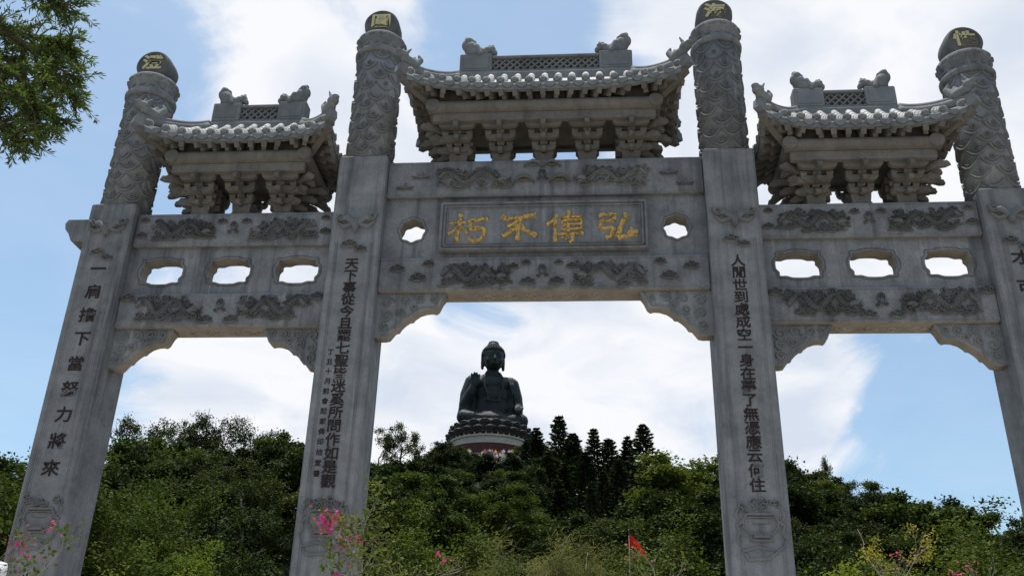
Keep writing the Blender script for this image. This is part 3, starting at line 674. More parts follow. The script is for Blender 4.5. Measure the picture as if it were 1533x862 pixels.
def roof(cx, zr, ze, Lr, Le, nbr, zb, xbr):
    rt, D, fx, fy, up = .16, .80, .10, .25, .12
    lerp = lambda a, b, s: a + (b - a) * s
    def P(side, s, t):
        c = abs(t) ** (4 if side in 'FB' else 2.5) * max(0, s) ** 1.5; sg = copysign(1, t)
        g = 1.42 * s - .42 * s * s
        z = zr - (zr - ze) * g + up * c
        if side in 'FB':
            x = t * lerp(Lr, Le, s) + sg * fx * c; y = lerp(rt, D, s) + fy * c
            return Vector((cx + x, CY - y if side == 'F' else CY + y, z))
        x = lerp(Lr, Le, s) + fx * c; y = t * lerp(rt, D, s) + sg * fy * c
        return Vector((cx + x if side == 'R' else cx - x, CY + y, z))
    # deck: top and underside
    mb = MB(); ns, ntt = 9, 28
    for side in 'FBLR':
        for off in (0, -.06):
            vs = [P(side, i / ns, -1 + 2 * j / ntt) + Vector((0, 0, off)) for i in range(ns + 1) for j in range(ntt + 1)]
            mb.add(vs, [(i * (ntt + 1) + j, i * (ntt + 1) + j + 1, (i + 1) * (ntt + 1) + j + 1, (i + 1) * (ntt + 1) + j) for i in range(ns) for j in range(ntt)])
        e0 = [P(side, 1, -1 + 2 * j / ntt) for j in range(ntt + 1)]
        mb.add(e0 + [q - Vector((0, 0, .06)) for q in e0], [(j, j + 1, j + 2 + ntt, j + 1 + ntt) for j in range(ntt)])
    rf = O('roof', mb.mesh('deck'), 'tile', arch)
    # eave board below the tiles
    mb = MB()
    for side in 'FBLR':
        n_ = {'F': Vector((0, -1, 0)), 'B': Vector((0, 1, 0)), 'L': Vector((-1, 0, 0)), 'R': Vector((1, 0, 0))}[side]
        for j in range(ntt):
            t0, t1 = -1 + 2 * j / ntt, -1 + 2 * (j + 1) / ntt
            A, B = P(side, .985, t0), P(side, .985, t1)
            q = [A + Vector((0, 0, -.055)), B + Vector((0, 0, -.055)), B + Vector((0, 0, -.15)), A + Vector((0, 0, -.15))]
            mb.add(q + [w - n_ * .07 for w in q], [(0, 1, 2, 3), (7, 6, 5, 4), (0, 4, 5, 1), (2, 6, 7, 3)])
    O('eave_board', mb.mesh('eb'), 'ridge', rf)
    mb = MB()
    for side in 'FBLR':
        for off in (-.15, -.125):
            vs = [P(side, .30 + .66 * i / 4, -1 + 2 * j / ntt) + Vector((0, 0, off)) for i in range(5) for j in range(ntt + 1)]
            mb.add(vs, [(i * (ntt + 1) + j, i * (ntt + 1) + j + 1, (i + 1) * (ntt + 1) + j + 1, (i + 1) * (ntt + 1) + j) for i in range(4) for j in range(ntt)])
    O('soffit_board', mb.mesh('sfb'), 'under', rf)
    sp = .232
    for side in 'FBLR':
        half, inner = (Le, Lr) if side in 'FB' else (D, rt)
        nrib = int((half - .06) / sp); xs = [(i) * sp for i in range(-nrib, nrib + 1)]
        rz = {'F': 0, 'B': pi, 'L': -pi / 2, 'R': pi / 2}[side]
        for x in xs:
            s0 = max(0.0, (abs(x) - inner) / (half - inner)) if abs(x) > inner else 0.0
            if s0 > .93: continue
            nseg = max(2, int(round((1 - s0) * 5))); pts = []; rad = []
            for k in range(nseg):                      # overlapping barrel tiles: each one a little wider at its lower end
                for q, r in ((.02, .058), (.5, .063), (.97, .068)):
                    s = s0 + (1 - s0) * (k + q) / nseg; t = max(-1, min(1, x / lerp(inner, half, s)))
                    pts.append(P(side, s, t) + Vector((0, 0, .035))); rad.append(r)
            mb = MB(); mb.tube(pts, rad, 10)
            O('tile_rib', mb.mesh('rib'), 'tile', rf)
            e = P(side, 1, x / half) + Vector((0, 0, .035))
            O('eave_tile', DISC, 'ridge', rf, e, (0, 0, rz))
            # rafter with a square end below the eave
            a = P(side, .955, x / half) - Vector((0, 0, .215))
            s1 = .42; b = P(side, s1, max(-1, min(1, x / half * 1.0))) - Vector((0, 0, .20))
            if abs(x) > half - .75 and side in 'FB':
                b = Vector((cx + copysign(Le - .50, x), CY + (-.5 if side == 'F' else .5), b.z + .0)) if True else b
            if side in 'LR':
                b = Vector((cx + (Le - .50) * (1 if side == 'R' else -1), CY + max(-.5, min(.5, x * .6)), b.z))
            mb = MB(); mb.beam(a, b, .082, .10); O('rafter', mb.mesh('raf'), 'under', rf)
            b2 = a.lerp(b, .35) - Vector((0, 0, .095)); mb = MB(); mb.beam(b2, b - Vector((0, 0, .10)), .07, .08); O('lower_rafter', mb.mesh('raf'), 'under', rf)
        for x in [q + sp / 2 for q in xs[:-1]]:
            e = P(side, 1, x / half) + Vector((0, 0, -.045)); nv = {'F': (0, -.012, 0), 'B': (0, .012, 0), 'L': (-.012, 0, 0), 'R': (.012, 0, 0)}[side]
            O('drip_tile', DRIP, 'ridge', rf, e + Vector(nv), (0, 0, rz))
    # hips
    for sx in (-1, 1):
        for sy in (-1, 1):
            side = 'F' if sy < 0 else 'B'
            pts = [P(side, s, sx) for s in np.linspace(.0, 1.0, 12)]
            mb = MB(); mb.tube([q + Vector((0, 0, .07)) for q in pts], [.075] * 12, 8); mb.tube([q + Vector((0, 0, .15)) for q in pts[:-1]], [.05] * 11, 8)
            h = O('hip_ridge', mb.mesh('hip', True), 'ridge', rf)
            tip = pts[-1]; dr = (pts[-1] - pts[-2]); dr.z = 0; dr.normalize(); an = atan2(dr.y, dr.x)
            O('corner_beast', BC, 'ridge', rf, pts[-2] + Vector((0, 0, .14)) - dr * .06, (0, 0, an), (1.35, 1.35, 1.25))
            mb = MB(); mb.beam(tip - dr * .10 - Vector((0, 0, .03)), tip + dr * .06 + Vector((0, 0, .0)), .13, .15); O('corner_tile', mb.mesh('hr'), 'ridge', rf)
            mb = MB(); mb.beam(tip - dr * .72 - Vector((0, 0, .33)), tip - dr * .03 - Vector((0, 0, .15)), .10, .11); O('hip_rafter', mb.mesh('hr'), 'under', rf)
    # ridge with lattice
    k = Lr; latt = k * .62 if Lr > 1 else k * .40; z0 = zr + .09
    mb = MB(); mb.box((cx - k - .03, CY - .19, z0 - .36), (cx + k + .03, CY + .19, z0 + .05), .02); mb.box((cx - k, CY - .15, z0 + .05), (cx + k, CY + .15, z0 + .11), .015)
    O('ridge_base', mb.mesh('rb'), 'ridge', rf)
    for s in (-1, 1):
        a, b = sorted((cx + s * latt, cx + s * k)); mb = MB(); mb.box((a, CY - .13, z0 + .11), (b, CY + .13, z0 + .50), .02)
        rb = O('ridge_end_block', mb.mesh('reb'), 'ridge', rf)
        mb = MB(); mb.box((a + .06, CY - .142, z0 + .17), (b - .06, CY + .142, z0 + .44), .008); O('ridge_end_panel', mb.mesh('rp'), 'ridge', rf)
        w = b - a; O('ridge_beast', BR, 'ridge', rf, ((a + b) / 2, CY, z0 + .48), (0, 0, 0 if s > 0 else pi), (w / .52, 1.2, 1.0 if Lr > 1 else .92))
    mb = MB(); mb.box((cx - latt, CY - .12, z0 + .40), (cx + latt, CY + .12, z0 + .455), .015); mb.box((cx - latt, CY - .11, z0 + .11), (cx + latt, CY + .11, z0 + .145), .01)
    O('ridge_rail', mb.mesh('rr'), 'ridge', rf)
    mb = MB(); mb.box((cx - latt, CY - .02, z0 + .14), (cx + latt, CY + .02, z0 + .405)); O('lattice_back', mb.mesh('lb'), 'darkdisc', rf)
    st = .125; n = int(latt * 2 / st) + 3
    for sgn in (-1, 1):
        for i in range(-3, n):
            x0 = cx - latt + i * st; x1 = x0 + .25; za, zb_ = z0 + .145, z0 + .40
            xa, xb_ = (x0, x1) if sgn > 0 else (x1, x0)
            lo, hi = cx - latt, cx + latt
            def clip(xa, za, xb, zb2):
                t0, t1 = 0, 1; dx = xb - xa
                for lim, sign in ((lo, 1), (hi, -1)):
                    if dx * sign > 0: t0 = max(t0, (lim - xa) / dx)
                    else: t1 = min(t1, (lim - xa) / dx)
                return (t0, t1)
            t0, t1 = clip(xa, za, xb_, zb_)
            if t1 - t0 < .08: continue
            for yy in (CY - .05 - .006 * sgn,):
                mb = MB(); mb.beam((xa + (xb_ - xa) * t0, yy, za + (zb_ - za) * t0), (xa + (xb_ - xa) * t1, yy, za + (zb_ - za) * t1), .028, .03, (0, 1, 0)); O('lattice_slat', mb.mesh('sl'), 'ridge', rf)
    # under-roof frame: core, purlins
    px = Le - .40; zp = ze - .32
    mb = MB(); mb.box((cx - px + .02, CY - .47, zp - .08), (cx + px - .02, CY + .47, zp + .42), .01); O('ceiling_core', mb.mesh('core'), 'under', rf)
    for sy in (-1, 1):
        mb = MB(); mb.lathe([(.02, -px - .08), (.105, -px - .08), (.115, -px - .06), (.115, px + .06), (.105, px + .08), (.02, px + .08)], 20, (cx, CY + sy * .56, zp), 'X', False); O('purlin', mb.mesh('pu'), 'under', rf)
        mb = MB(); mb.lathe([(.02, -.02), (.115, -.02), (.12, 0), (.12, .06)], 18, (cx - px, CY + sy * .66, zp), 'Y'); O('purlin_end', mb.mesh('pe'), 'under', rf)
        mb = MB(); mb.lathe([(.02, -.02), (.115, -.02), (.12, 0), (.12, .06)], 18, (cx + px, CY + sy * .66, zp), 'Y'); O('purlin_end', mb.mesh('pe'), 'under', rf)
        mb = MB(); mb.box((cx - px, CY + sy * .53 - .05, zp - (.27 if sy < 0 else .16)), (cx + px, CY + sy * .53 + .05, zp - .11), .01); O('purlin_plank', mb.mesh('pp'), 'under', rf)
    for sx in (-1, 1):
        mb = MB(); mb.lathe([(.11, -.62), (.11, .62)], 18, (cx + sx * (px - .02), CY, zp), 'Y'); O('purlin', mb.mesh('pu'), 'under', rf)
    for i in range(nbr):
        bracket_set(cx + xbr * (i - (nbr - 1) / 2), zb, -1 if i == 0 else (1 if i == nbr - 1 else 0))
    return rf
roof(0.0, 12.06, 11.49, 1.50, 2.22, 5, 10.334, .712)
roof(-4.97, 11.14, 10.60, .83, 1.51, 3, 9.422, .69)
roof(4.97, 11.14, 10.60, .83, 1.51, 3, 9.422, .69)

# ------------------------------------------------------------------ the great seated statue on its hill
def build_statue():
    base = Vector((-25.0, 227.0, 77.3))
    st = empty('buddha_statue', base, radians(14))
    tag(st, 'huge dark bronze seated Buddha statue with raised hand on the hilltop', 'statue')
    st.scale = (1.07, 1.07, 1.20)
    B = []
    e = lambda c, r, *a: B.append(('e', c, r, *a)); c = lambda p, r: B.append(('c', p, r))
    # folded legs and lap
    e((0, -.6, 1.1), (7.6, 4.2, 1.4)); 
    c([(-2.6, .6, 1.9), (-7.0, -2.6, 1.75)], [2.2, 1.65]); c([(2.6, .6, 1.9), (7.0, -2.6, 1.75)], [2.2, 1.65])
    c([(-7.2, -2.8, 1.6), (-2.5, -4.6, 1.15), (1.6, -4.5, 1.5)], [1.6, 1.15, 1.0]); c([(7.2, -2.8, 1.6), (2.5, -4.4, 1.0), (-1.2, -4.2, .8)], [1.6, 1.1, .9])
    e((0, -2.0, 2.2), (4.0, 2.8, 1.3))
    # trunk
    e((0, .3, 4.6), (4.7, 3.1, 4.2)); e((0, .2, 7.6), (4.75, 3.0, 3.6)); e((0, .1, 10.1), (4.9, 2.8, 2.5)); e((0, .5, 11.6), (3.4, 2.0, 1.5))
    c([(-4.6, .4, 10.7), (4.6, .4, 10.7)], [1.85, 1.85])
    c([(0, .2, 12.2), (0, -.1, 14.0)], [1.75, 1.5])
    # statue's right arm (viewer's left): forearm lifted, palm out
    c([(-5.0, .4, 10.4), (-6.2, .2, 7.6), (-6.6, -.4, 5.0)], [1.95, 1.7, 1.55]); c([(-6.6, -.8, 5.0), (-5.6, -2.4, 7.4), (-4.75, -3.0, 9.2)], [1.5, 1.15, .8])
    e((-6.6, -.2, 4.0), (1.55, 1.9, 1.8)); e((-7.0, .6, 3.0), (1.3, 1.8, 1.6))
    e((-4.7, -3.3, 9.4), (1.05, .45, 1.05))
    for k, (dx, l) in enumerate(((-.84, 1.4), (-.28, 1.75), (.30, 1.65), (.84, 1.3))): c([(-4.7 + dx, -3.4, 10.0), (-4.7 + dx * 1.15, -3.45, 10.0 + l * .6), (-4.7 + dx * 1.2, -3.65, 10.0 + l)], [.27, .25, .22])
    c([(-4.05, -3.2, 9.0), (-3.6, -3.5, 9.5), (-3.55, -3.6, 10.0)], [.28, .24, .2])
    # statue's left arm (viewer's right): hand laid on the knee, palm turned out
    c([(5.0, .4, 10.4), (6.1, .2, 7.6), (6.5, -.4, 5.2)], [1.95, 1.65, 1.45]); c([(6.5, -.6, 5.0), (6.1, -2.6, 4.4), (5.9, -3.9, 4.3)], [1.4, .95, .7])
    e((6.4, 0, 4.0), (1.5, 1.8, 1.7)); e((6.9, .4, 2.8), (1.2, 1.7, 1.5))
    e((5.85, -4.6, 4.15), (.95, .75, .42), (radians(35), 0, 0))
    for dx, l in ((-.66, 1.1), (-.22, 1.35), (.22, 1.3), (.64, 1.05)): c([(5.85 + dx, -4.95, 3.95), (5.85 + dx * 1.1, -5.3, 3.95 - l * .55), (5.85 + dx * 1.12, -5.35, 3.95 - l)], [.25, .23, .19])
    c([(6.6, -4.4, 4.3), (7.0, -4.9, 4.1), (7.0, -5.3, 3.8)], [.28, .25, .2])
    for s in (-1, 1): e((s * 5.1, .2, 5.6), (1.7, 1.6, 3.4)); e((s * 4.9, .1, 8.4), (1.4, 1.6, 2.4))
    # head
    e((0, -.4, 16.3), (2.55, 2.7, 2.75)); e((0, -.9, 15.3), (2.25, 2.3, 2.1)); e((0, -.2, 17.3), (2.75, 2.85, 2.2)); e((0, .1, 19.3), (1.75, 1.8, 1.15))
    e((0, -1.9, 14.3), (1.1, .9, .7))
    c([(0, -3.0, 16.4), (0, -3.45, 15.4)], [.24, .40]); e((0, -3.0, 14.65), (.72, .3, .16)); e((0, -2.9, 14.4), (.6, .3, .16))
    for s in (-1, 1):
        c([(s * 2.6, .2, 17.0), (s * 2.72, .2, 15.6), (s * 2.62, .1, 14.1)], [.45, .38, .42])
        e((s * 1.0, -2.75, 16.35), (.62, .3, .2)); c([(s * .35, -3.0, 16.85), (s * 1.1, -2.95, 17.05), (s * 1.9, -2.3, 16.8)], [.13, .14, .1]); e((s * 1.4, -2.0, 15.4), (.8, .8, .8))
    # robe folds
    for k in range(4): c([(-6.9 + k * .4, -2.9 - k * .5, 3.1 - k * .25), (-3.5, -4.6 - k * .25, 2.35 - k * .3), (0.5, -4.9 - k * .12, 2.2 - k * .32), (3.4, -4.6, 1.9 - k * .25)], [.16, .2, .2, .14])
    for k in range(3): c([(3.0 + k * .7, -3.6, 2.4 - k * .1), (5.2 + k * .4, -4.2, 2.4 - k * .35), (7.4, -3.9 - k * .1, 1.8 - k * .35)], [.14, .18, .14])
    for s in (-1, 1):
        for k in range(3): c([(s * (3.6 + k * .7), -2.1 + k * .25, 11.0 - k * .3), (s * (4.7 + k * .6), -2.0 + k * .3, 8.4), (s * (5.0 + k * .65), -2.1 + k * .3, 5.6)], [.16, .2, .16])
        c([(s * 1.6, -.9, 12.9), (s * 2.3, -2.2, 11.3), (s * 2.2, -2.95, 8.6), (s * 1.3, -3.2, 6.2)], [.34, .32, .3, .24])
    c([(-2.4, -3.0, 6.0), (0, -3.45, 5.6), (2.4, -3.0, 6.0)], [.2, .24, .2])
    bd = O('body', blob(B, .20, 2), 'bronze', st)
    # snail-curl hair
    mb = MB(); R = random.Random(4)
    for ring in range(11):
        ph = radians(4 + ring * 9.2)                      # from the crown downwards
        n = max(1, int(2 * pi * sin(ph) * 2.8 / .62))
        for i in range(n):
            th = 2 * pi * i / n + ring * .3
            d = Vector((sin(ph) * cos(th), sin(ph) * sin(th), cos(ph)))
            p = Vector((0, -.2, 17.2)) + Vector((d.x * 2.8, d.y * 2.9, d.z * 2.3))
            if d.y < -.35 and p.z < 18.0: continue
            if ph < radians(34): p = Vector((0, .1, 19.3)) + Vector((d.x * 1.05, d.y * 1.05, d.z * 1.1)) * 1.0 + Vector((d.x * .9, d.y * .9, .0))
            bm = bmesh.new(); bmesh.ops.create_icosphere(bm, subdivisions=1, radius=.33); bm.transform(Matrix.Translation(p)); mb.bm(bm)
    h = O('hair', mb.mesh('hair', True), 'bronze', st); h['kind'] = 'stuff'
    # lotus throne
    lt = empty('lotus_throne', base + Vector((0, 0, -3.3)), st.rotation_euler.z)
    tag(lt, 'dark bronze lotus petal throne under the seated statue', 'lotus throne')
    mb = MB(); mb.lathe([(.1, 3.55), (9.0, 3.55), (9.4, 3.2), (9.6, 2.3), (9.2, 1.2), (8.6, .6), (9.6, .0), (9.6, -.9), (.1, -.9)], 48); O('lotus_core', mb.mesh('core', True), 'bronze_lotus', lt)
    pet = blob([('e', (0, 0, 1.3), (1.55, .55, 1.5)), ('e', (0, -.35, 2.2), (1.35, .5, .75)), ('e', (0, -.55, 2.65), (.9, .42, .3)), ('e', (0, .2, .5), (1.1, .6, .7))], .14, 2)
    n = 22
    for i in range(n):
        a = 2 * pi * i / n; O('petal', pet, 'bronze_lotus', lt, (9.5 * sin(a), -9.5 * cos(a), .35), (radians(10), 0, a))
        a += pi / n; O('petal', pet, 'bronze_lotus', lt, (9.9 * sin(a), -9.9 * cos(a), -.85), (radians(26), 0, a), (1.0, 1, .85))
    # round podium of the throne
    pd = empty('round_podium', base + Vector((0, 0, -14.6)), 0, 1.0); pd.scale = (.86, .86, 1)
    tag(pd, 'round pale stone podium with balustrade below the bronze lotus throne', 'podium')
    mb = MB(); mb.lathe([(.1, 10.4), (12.4, 10.4), (12.4, 10.0), (12.0, 9.8), (12.0, 8.6), (12.3, 8.4), (12.3, 8.0), (.1, 8.0)], 56); O('upper_drum', mb.mesh('d'), 'podium', pd)
    mb = MB(); mb.lathe([(.1, 8.0), (13.0, 8.0), (13.0, 0), (.1, 0)], 56); O('red_wall', mb.mesh('d'), 'podium_red', pd)
    mb = MB(); mb.lathe([(12.0, 11.2), (12.25, 11.2), (12.25, 11.4), (12.0, 11.4)], 56, cap=False); O('hand_rail', mb.mesh('r'), 'podium', pd)
    pm = MB(); pm.box((-.16, -.16, 10.4), (.16, .16, 11.55)); pm = pm.mesh('post')
    for i in range(44):
        a = 2 * pi * i / 44; O('baluster_post', pm, 'podium', pd, (12.1 * sin(a), -12.1 * cos(a), 0), (0, 0, a))
    mb = MB(); mb.lathe([(15.5, 3.4), (15.8, 3.4), (15.8, 4.6), (15.5, 4.6)], 56, cap=False); mb.lathe([(.1, 3.4), (16, 3.4), (16, 0), (.1, 0)], 56); O('terrace', mb.mesh('t'), 'podium', pd)
    # stairway
    mb = MB()
    for k in range(34):
        z = 66.6 - k * .32; y = 213.5 - k * .62
        mb.box((-25.6, y - .62, z - 3), (-19.4, y, z))
    tag(O('stairway', mb.mesh('stair'), 'podium'), kind='structure')
    # distant visitors on the stairs, a few pixels tall each
    mbs = {}
    R = random.Random(9); cols = [(.72, .72, .74), (.75, .75, .77), (.5, .05, .07), (.06, .07, .12), (.45, .12, .2), (.3, .4, .55), (.7, .55, .1), (.05, .05, .05)]
    mats = []
    for i, cc in enumerate(cols): M['vis%d' % i] = plain('visitor_clothes', cc, .8, .1); mats.append(M['vis%d' % i])
    mats.append(plain('visitor_skin', (.35, .2, .13), .7, .1))
    V = []; Fc = []; Mi = []
    for k in range(60):
        s = R.random() ** .8 * 30; k_ = int(s); x = R.uniform(-25.3, -19.7); y = 213.5 - k_ * .62 - .3; z = 66.6 - k_ * .32
        if k < 10: x = R.uniform(-30, -17); y = 213.6 + R.uniform(0, 1.2); z = 66.7
        hgt = R.uniform(1.5, 1.8); w = .24
        tm = MB(); tm.lathe([(.10, 0), (.15, hgt * .25), (.19, hgt * .48)], 6, (0, 0, 0)); n1 = len(tm.f)
        tm.lathe([(.19, hgt * .46), (.24, hgt * .7), (.22, hgt * .80), (.08, hgt * .85)], 6); tm.tube([(.22, 0, hgt * .78), (.30, -.05, hgt * .6), (.26, -.14, hgt * .45)], [.07, .06, .05], 5); tm.tube([(-.22, 0, hgt * .78), (-.30, -.05, hgt * .6), (-.26, -.14, hgt * .45)], [.07, .06, .05], 5); n2 = len(tm.f)
        tm.lathe([(.06, hgt * .83), (.12, hgt * .89), (.13, hgt * .94), (.07, hgt)], 6)
        o = len(V); V += [(q[0] + x, q[1] + y, q[2] + z) for q in tm.v]; Fc += [tuple(i + o for i in q) for q in tm.f]
        top = R.choice((0, 0, 1, 2, 4, 5, 6, 3)); bot = R.choice((3, 7, 5, 3))
        Mi += [bot] * n1 + [top] * (n2 - n1) + [8] * (len(tm.f) - n2)
    me = bpy.data.meshes.new('crowd'); me.from_pydata(V, [], Fc); me.update()
    for m in mats: me.materials.append(m)
    me.polygons.foreach_set('material_index', Mi)
    tag(O('crowd', me), 'distant crowd of visitors on the stairs below the statue', 'crowd', kind='stuff')
build_statue()

# ------------------------------------------------------------------ vegetation
def leaves(name, cen, ln, wd, rng, upb=.6, tint=None, along=None):
    n = len(cen)
    a = rng.normal(size=(n, 3)) if along is None else along + rng.normal(size=(n, 3)) * .35
    a[:, 2] *= .7; a /= np.linalg.norm(a, axis=1)[:, None] + 1e-9
    nn = rng.normal(size=(n, 3)); nn[:, 2] = np.abs(nn[:, 2]) + upb
    nn[:, :2] *= .62
    b = np.cross(nn, a); b /= np.linalg.norm(b, axis=1)[:, None] + 1e-9
    L = (ln * rng.uniform(.7, 1.25, n))[:, None] * .5; Wd = (wd * rng.uniform(.75, 1.25, n))[:, None] * .5
    v = np.empty((n, 4, 3)); v[:, 0] = cen - a * L; v[:, 1] = cen + b * Wd + a * L * .15; v[:, 2] = cen + a * L; v[:, 3] = cen - b * Wd + a * L * .15
    me = bpy.data.meshes.new(name)
    me.vertices.add(n * 4); me.vertices.foreach_set('co', v.reshape(-1).astype(np.float32))
    me.loops.add(n * 4); me.loops.foreach_set('vertex_index', np.arange(n * 4, dtype=np.int32))
    me.polygons.add(n); me.polygons.foreach_set('loop_start', np.arange(0, n * 4, 4, dtype=np.int32))
    me.update(calc_edges=True)
    at = me.attributes.new('tint', 'FLOAT', 'FACE')
    if tint is None: tint = rng.uniform(0, 1, n)
    at.data.foreach_set('value', np.clip(tint, 0, 1).astype(np.float32))
    return me
def limb(mb, p, d, L, r, rng, tips, depth, spread=.7, up=.25):
    pts = [Vector(p)]; d = Vector(d).normalized(); n = 4
    for i in range(n):
        d = (d + Vector(rng.normal(size=3)) * .14 + Vector((0, 0, up * .15))).normalized(); pts.append(pts[-1] + d * L / n)
    mb.tube(pts, [r * (1 - .5 * i / n) for i in range(n + 1)], 5 if depth else 7)
    if depth == 0:
        tips.append((pts[-1], d)); tips.append((pts[-2], d)); return
    for k in range(int(rng.integers(2, 4)) + (1 if depth > 1 else 0)):
        q = pts[int(rng.integers(2, n + 1))]; nd = (d + Vector(rng.normal(size=3)) * spread + Vector((0, 0, up))).normalized()
        limb(mb, q, nd, L * rng.uniform(.55, .8), r * .5, rng, tips, depth - 1, spread, up)
    tips.append((pts[-1], d))
def broadleaf(seed, H, cw, ch, nclump, nleaf, ln, wd, hollow=.35, trunk_r=.16, csize=.75, flat=.75, mat='leaf_mid', bark='bark', cbase=None):
    """one tree: tapered trunk with limbs, and a crown of leaf clumps (cw half width, ch half height)"""
    rng = np.random.default_rng(seed); mb = MB(); tips = []
    zc = H - ch
    pts = [Vector((0, 0, -.6))]; d = Vector((0, 0, 1)); nt_ = 6; Ht = zc * 1.0
    for i in range(nt_):
        d = (d + Vector(rng.normal(size=3)) * .06).normalized(); d.z = max(d.z, .8); pts.append(pts[-1] + d * (Ht + .6) / nt_)
    mb.tube(pts, [trunk_r * (1.25 - .55 * i / nt_) for i in range(nt_ + 1)], 8)
    for k in range(7):
        q = pts[int(rng.integers(2, nt_ + 1))]; a = 2 * pi * k / 7 + rng.uniform(-.3, .3)
        limb(mb, q, (cos(a), sin(a), rng.uniform(.4, 1.3)), max(cw, ch) * rng.uniform(.55, .8), trunk_r * .42, rng, tips, 1, .6)
    cl = []
    for (t, dd) in tips:
        u = np.array(t) - (0, 0, zc); q = np.linalg.norm(u / (cw, cw, ch))
        if q < 1.15: cl.append(np.array(t))
    while len(cl) < nclump:
        u = rng.normal(size=3); u /= np.linalg.norm(u); r = rng.uniform(hollow, 1.0) ** .6
        lump = 1 + .22 * sin(3 * atan2(u[1], u[0]) + seed) + .15 * sin(5 * u[2] + seed * 2)
        if u[2] < -.55: continue
        cl.append(np.array((u[0] * cw * r * lump, u[1] * cw * r * lump, zc + u[2] * ch * r * lump)))
    cl = np.array(cl[:max(nclump, 1)])
    idx = rng.integers(0, len(cl), nleaf)
    off = rng.normal(size=(nleaf, 3)) * csize * .42; off[:, 2] *= flat
    cen = cl[idx] + off
    tint = rng.uniform(0, 1, len(cl))[idx] * .72 + rng.uniform(0, .28, nleaf)
    return mb.mesh('trunk', True), leaves('crown', cen, ln, wd, rng, .6, tint), mat, bark
def conifer(seed, H, rb, nleafper=46):
    rng = np.random.default_rng(seed); mb = MB()
    mb.tube([(0, 0, -.6), (0, 0, H * .5), (0, 0, H)], [.22, .14, .02], 7)
    cen = []; al = []
    z = H * .10
    while z < H - .2:
        f = (H - z) / (H * .9); L = rb * (f ** .55) * rng.uniform(.85, 1.1) if f < .8 else rb * rng.uniform(.7, .95)
        nb = 6; a0 = rng.uniform(0, 6)
        for k in range(nb):
            a = a0 + 2 * pi * k / nb + rng.uniform(-.2, .2); Lk = L * rng.uniform(.75, 1.1)
            d = np.array((cos(a), sin(a), .10))
            tip = np.array((0, 0, z)) + d * Lk + np.array((0, 0, .10 * Lk))
            mb.tube([(0, 0, z), tuple(np.array((0, 0, z)) + d * Lk * .6 - (0, 0, .05)), tuple(tip)], [.035, .022, .008], 4, False)
            n = int(nleafper * (.35 + .65 * Lk / rb))
            t = rng.uniform(.12, 1.0, n) ** .8
            p = np.array((0, 0, z)) + d * (Lk * t)[:, None] + np.array((0, 0, 1)) * (.10 * Lk * t ** 3)[:, None]
            side = np.array((-sin(a), cos(a), 0)); w = rng.normal(size=n) * .16 * (1.1 - t * .5)
            p = p + side * w[:, None] + np.array((0, 0, 1)) * (np.abs(rng.normal(size=n)) * .09)[:, None]
            cen.append(p); al.append(np.repeat((d + side * .0)[None], n, 0))
        z += (.62 if f > .3 else .46) * rng.uniform(.9, 1.1)
    cen = np.concatenate(cen); al = np.concatenate(al)
    return mb.mesh('trunk', True), leaves('crown', cen, .40, .16, rng, .3, None, al), 'leaf_conifer', 'bark'
def plant(name, proto, loc, rz=0, sc=1.0, label=None, cat='tree', group=None, sz=None):
    tr, cr, mat, bark = proto
    e = empty(name, loc, rz, sc)
    if sz: e.scale = (sc, sc, sz)
    O('trunk', tr, bark, e); O('crown' if cat == 'tree' else 'foliage', cr, mat, e)
    tag(e, label, cat, group); return e
def polar(az, d): return CAM.x + d * sin(radians(az)), CAM.y + d * cos(radians(az))
def el_z(el, d): return CAM.z + d * tan(radians(el))

# prototypes: heights near 8 m
PR = {
 'a': broadleaf(1, 8.0, 2.9, 2.7, 85, 20000, 0.244, 0.156, .66, mat='leaf_dark', csize=.72, flat=.6),
 'b': broadleaf(2, 8.0, 3.2, 2.3, 75, 20000, 0.268, 0.169, .66, mat='leaf_mid', csize=.78, flat=.6),
 'c': broadleaf(3, 8.0, 2.5, 3.0, 90, 20000, 0.232, 0.143, .66, mat='leaf_olive', csize=.66, flat=.65),
 'd': broadleaf(4, 8.0, 3.5, 2.4, 95, 22000, 0.256, 0.156, .66, mat='leaf_dark', csize=.80, flat=.55),
 'e': broadleaf(5, 8.0, 2.8, 2.8, 100, 20000, 0.207, 0.117, .66, mat='leaf_bright2', csize=.70, flat=.6),
}
PRN = {  # finer leaves for the nearest trees
 'f': broadleaf(6, 8.0, 3.0, 3.1, 150, 36000, 0.159, 0.091, .66, mat='leaf_olive', csize=.52, flat=.6),
 'g': broadleaf(7, 8.0, 2.9, 3.2, 140, 36000, 0.159, 0.098, .66, mat='leaf_bright2', csize=.52, flat=.6),
 'h': broadleaf(8, 8.0, 3.1, 3.0, 140, 36000, 0.171, 0.104, .66, mat='leaf_dark', csize=.56, flat=.6),
}
AIRY = broadleaf(20, 8.0, 2.6, 2.6, 40, 3600, .20, .10, .1, .12, .55, mat='leaf_olive')
AIRY2 = broadleaf(21, 8.0, 2.8, 2.3, 46, 4800, .20, .10, .1, .12, .55, mat='leaf_mid')
ROUND = broadleaf(22, 8.0, 3.0, 1.9, 80, 9000, .18, .10, mat='leaf_dark', csize=.7)
SPN = {'a': 'dense dark green', 'b': 'broad mid green', 'c': 'upright olive green', 'd': 'spreading dark green', 'e': 'feathery mid green', 'f': 'olive green leafy', 'g': 'mid green leafy', 'h': 'dark green leafy'}
def where(az):
    return ('left of the leftmost pillar' if az < -29.5 else 'in the left bay' if az < -18.5 else 'by the left inner pillar' if az < -13 else 'left of the statue' if az < -7 else
            'below the statue' if az < -3.2 else 'below the conifers' if az < 4.4 else 'right of the conifers' if az < 7.5 else 'by the right inner pillar' if az < 11.5 else 'in the right bay')
